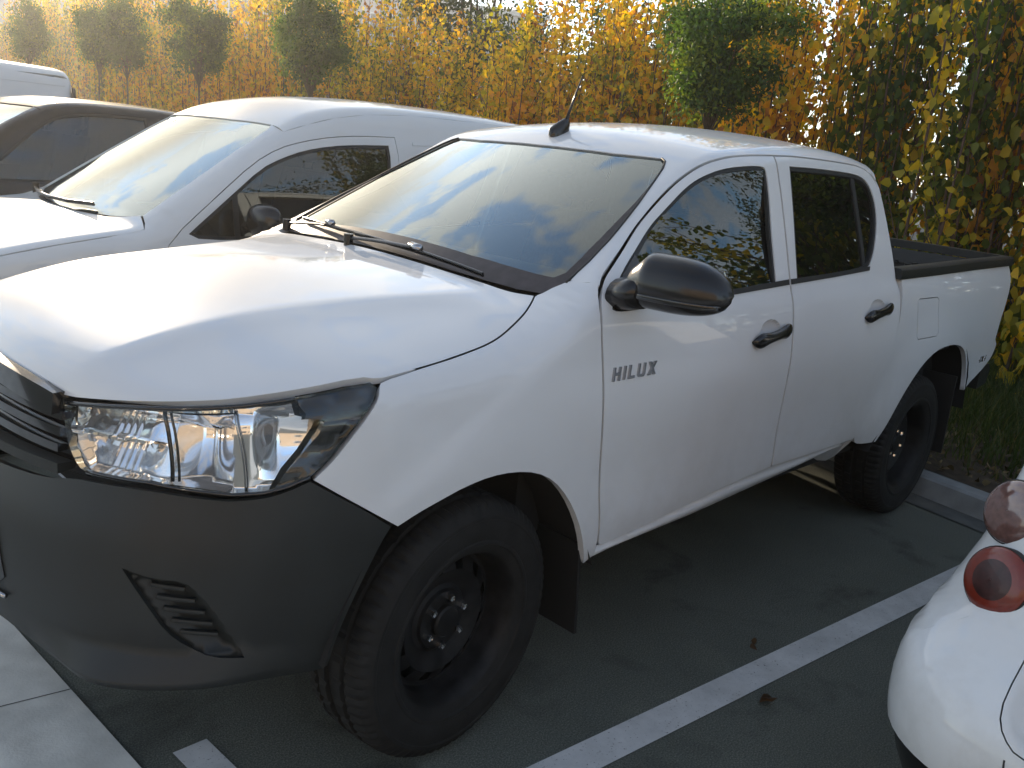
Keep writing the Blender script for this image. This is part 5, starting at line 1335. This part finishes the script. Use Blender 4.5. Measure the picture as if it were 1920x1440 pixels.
# larger trees behind the hedge
big = [tree(20+i, 'broadleaf_tree', 3.0, 1.9, 4.4, 60, 9000, .11, TREE_LEAF, squash=(1, 1, .95), tr=.13, tone=(.35, .25), clump_r=.34) for i in range(2)]
spots = [(0, 9.6, 10.0, (.68, .68, .85), 'dark green bushy tree rising just behind the yellow hedge left of the antenna'), (1, 10.5, 1.4, .95, 'green broadleaf tree showing through the hedge above the load bed'),
         (0, 11.5, -.9, 1.0, 'green broadleaf tree behind the hedge at the top right corner'), (1, 17, 9.0, 1.0, 'hazy broadleaf tree far behind the hedge beside the pale sky gap')]
spots.append((1, 11.6, 8.7, (.62, .62, .66), 'small green broadleaf tree showing above the hedge right of the antenna'))
seen = set()
for k, x, y, sc, lab in spots:
    o = big[k] if k not in seen else copy_tree(big[k], rz=2.0*x); seen.add(k)
    o.location = (x, y, .1); o.scale = sc if isinstance(sc, tuple) else (sc,)*3; tag(o, lab, 'tree', 'large trees behind the hedge')
# street trees across the lane, mirrored in the truck's side windows
for n, (x, y, sc) in enumerate([(7.5, -8.5, .85), (12.0, -9.5, 1.0), (17.5, -11.5, 1.05), (3.2, -10.5, .7)]):
    o = copy_tree(big[n % 2], loc=(x, y, 0), rz=1.3*n); o.scale = (sc,)*3
    tag(o, 'leafy street tree across the lane, mirrored in the side windows', 'tree', 'street trees across the lane')
# ------------------------------------------------------------------ verge grass and litter
def blades():
    rg = np.random.default_rng(11); n = 34000
    t = np.concatenate([rg.uniform(-1.6, 4.0, n*2//3), rg.uniform(4.0, 25, n//3)]); n = len(t)
    o_ = .30 + 3.3*rg.beta(1.7, 1.6, n)
    x = KP[0] + KD[0]*t + KD[1]*o_; y = KP[1] + KD[1]*t - KD[0]*o_
    h = rg.uniform(.05, .22, n)*np.interp(o_, [.4, 1.2, 2.0], [.5, 1.0, 1.7]); a = rg.uniform(0, 6.28, n); w = .004
    b = rg.normal(0, .35, (n, 2))
    base = np.stack([x, y, np.full(n, .10)+.02*np.minimum(o_, 3)], 1); sd = np.stack([np.cos(a), np.sin(a), 0*a], 1)*w
    mid = base + np.stack([b[:, 0]*h*.35, b[:, 1]*h*.35, h*.6], 1); tip = base + np.stack([b[:, 0]*h, b[:, 1]*h, h], 1)
    V = np.stack([base-sd, base+sd, mid+sd*.8, mid-sd*.8, tip], 1).reshape(-1, 3); k = np.arange(n)*5
    f4 = [tuple(q) for q in np.stack([k, k+1, k+2, k+3], 1)]; f3 = [tuple(q) for q in np.stack([k+3, k+2, k+4], 1)]
    me = bpy.data.meshes.new('grass'); me.from_pydata(V.tolist(), [], f4+f3); at = me.attributes.new('tone', 'FLOAT', 'POINT')
    at.data.foreach_set('value', np.repeat(np.clip(rg.normal(.4, .25, n), 0, 1), 5).astype(np.float32)); me.materials.append(GRASSM)
    ob = bpy.data.objects.new('grass', me); COL.objects.link(ob); tag(ob, kind='stuff')
blades()
def litter():
    rg = np.random.default_rng(12); n = 3200
    t = rg.uniform(-2, 10, n); o_ = .16 + np.abs(rg.normal(.5, .8, n))
    C = np.stack([KP[0] + KD[0]*t + KD[1]*o_, KP[1] + KD[1]*t - KD[0]*o_, .125 + .02*np.minimum(o_, 3) + rg.uniform(0, .02, n)], 1)
    m = leaf_mat('litter_leaves', [(0, (.05, .035, .018)), (.5, (.11, .085, .035)), (1, (.24, .18, .09))], trans=.1)
    o = leaves(C, .042, rg.uniform(0, 1, n), m, 'leaf_litter', None, hang=0, seed=5); tag(o, kind='stuff')
litter()
FALLEN = leaf_mat('fallen_leaf', [(0, (.07, .045, .03)), (1, (.10, .06, .03))], trans=.05)
for n, (x, y, lab) in enumerate([(1.245, -1.095, 'dark curled leaf lying on the far edge of the white bay line'), (.955, -1.30, 'small dark leaf lying on asphalt just below the white bay line')]):
    o = leaves(np.array([[0., 0, .012], [.02, .01, .014]]), .05, np.array([.3, .6]), FALLEN, 'fallen_leaf', None, hang=0, seed=40+n); o.location = (x, y, 0); tag(o, lab, 'leaf')
# unseen car copies, added to give the pickup's paint and glass reflections
for src, x, y, lab in ((van, 3.4, -8.8, 'unseen white van added across the lane for reflections in the pickup doors'), (suv, 6.3, -8.9, 'unseen dark crossover added across the lane for reflections in the pickup doors'), (smart, .9, -9.2, 'unseen white city car added across the lane for reflections in the pickup wing')):
    tag(copy_tree(src, loc=(x, y, 0), rz=RAD(-92), label=lab), group=None)
# ------------------------------------------------------------------ buildings
WALLP = pmat('pale_render', (.52, .50, .50), rough=.9, noise=.06, nscale=2)
WALLT = pmat('tan_render', (.50, .38, .26), rough=.9, noise=.08, nscale=2)
WFRAME = pmat('window_frame_white', (.7, .7, .7), rough=.5)
def building(name, loc, rz, w, d, h, storeys, mat, label):
    r = empty(name, loc, rz, label, 'building'); b = MB()
    b.box((-w/2, -d/2, 0), (w/2, d/2, h)); b.build('wall', mat, r, smooth=False)
    MB().box((-w/2-.25, -d/2-.25, h+.003), (w/2+.25, d/2+.25, h+.35)).build('roof', CONC, r, smooth=False)
    nx = int(w//4.2)
    for s in range(storeys):
        for k in range(nx):
            x = -w/2 + (k+.5)*w/nx; z = 1.0 + s*h/storeys
            fr = MB().box((x-.85, -d/2-.06, z), (x+.85, -d/2+.02, z+1.5)).build('window', WFRAME, r, smooth=False)
            MB().box((x-.75, -d/2-.075, z+.10), (x+.75, -d/2-.055, z+1.40)).build('pane', GLOSSB, fr, smooth=False)
    return r
building('apartment_building', (31, 62, 0), RAD(-32), 46, 12, 10.5, 3, WALLP, 'pale grey apartment building far behind the hedge at the upper left')
building('office_building', (-20, -17, 0), RAD(140), 30, 10, 8.0, 2, WALLT, 'tan office building across the lane, mirrored in the headlight')
# ------------------------------------------------------------------ thin hazy air, added to imitate the glare at upper left
def glare_haze():
    m = bpy.data.materials.new('glare_haze'); m.use_nodes = True; nt = m.node_tree; nt.nodes.remove(nt.nodes['Principled BSDF'])
    v = node(nt, 'ShaderNodeVolumePrincipled'); v.inputs['Color'].default_value = (.95, .93, .90, 1); v.inputs['Density'].default_value = .0022; v.inputs['Anisotropy'].default_value = .7
    nt.links.new(v.outputs[0], nt.nodes['Material Output'].inputs['Volume'])
    b = MB().box((-60, -45, -1.3), (75, 95, 17)); o = b.build('glare_haze', m, None, smooth=False); tag(o, kind='stuff')
glare_haze()
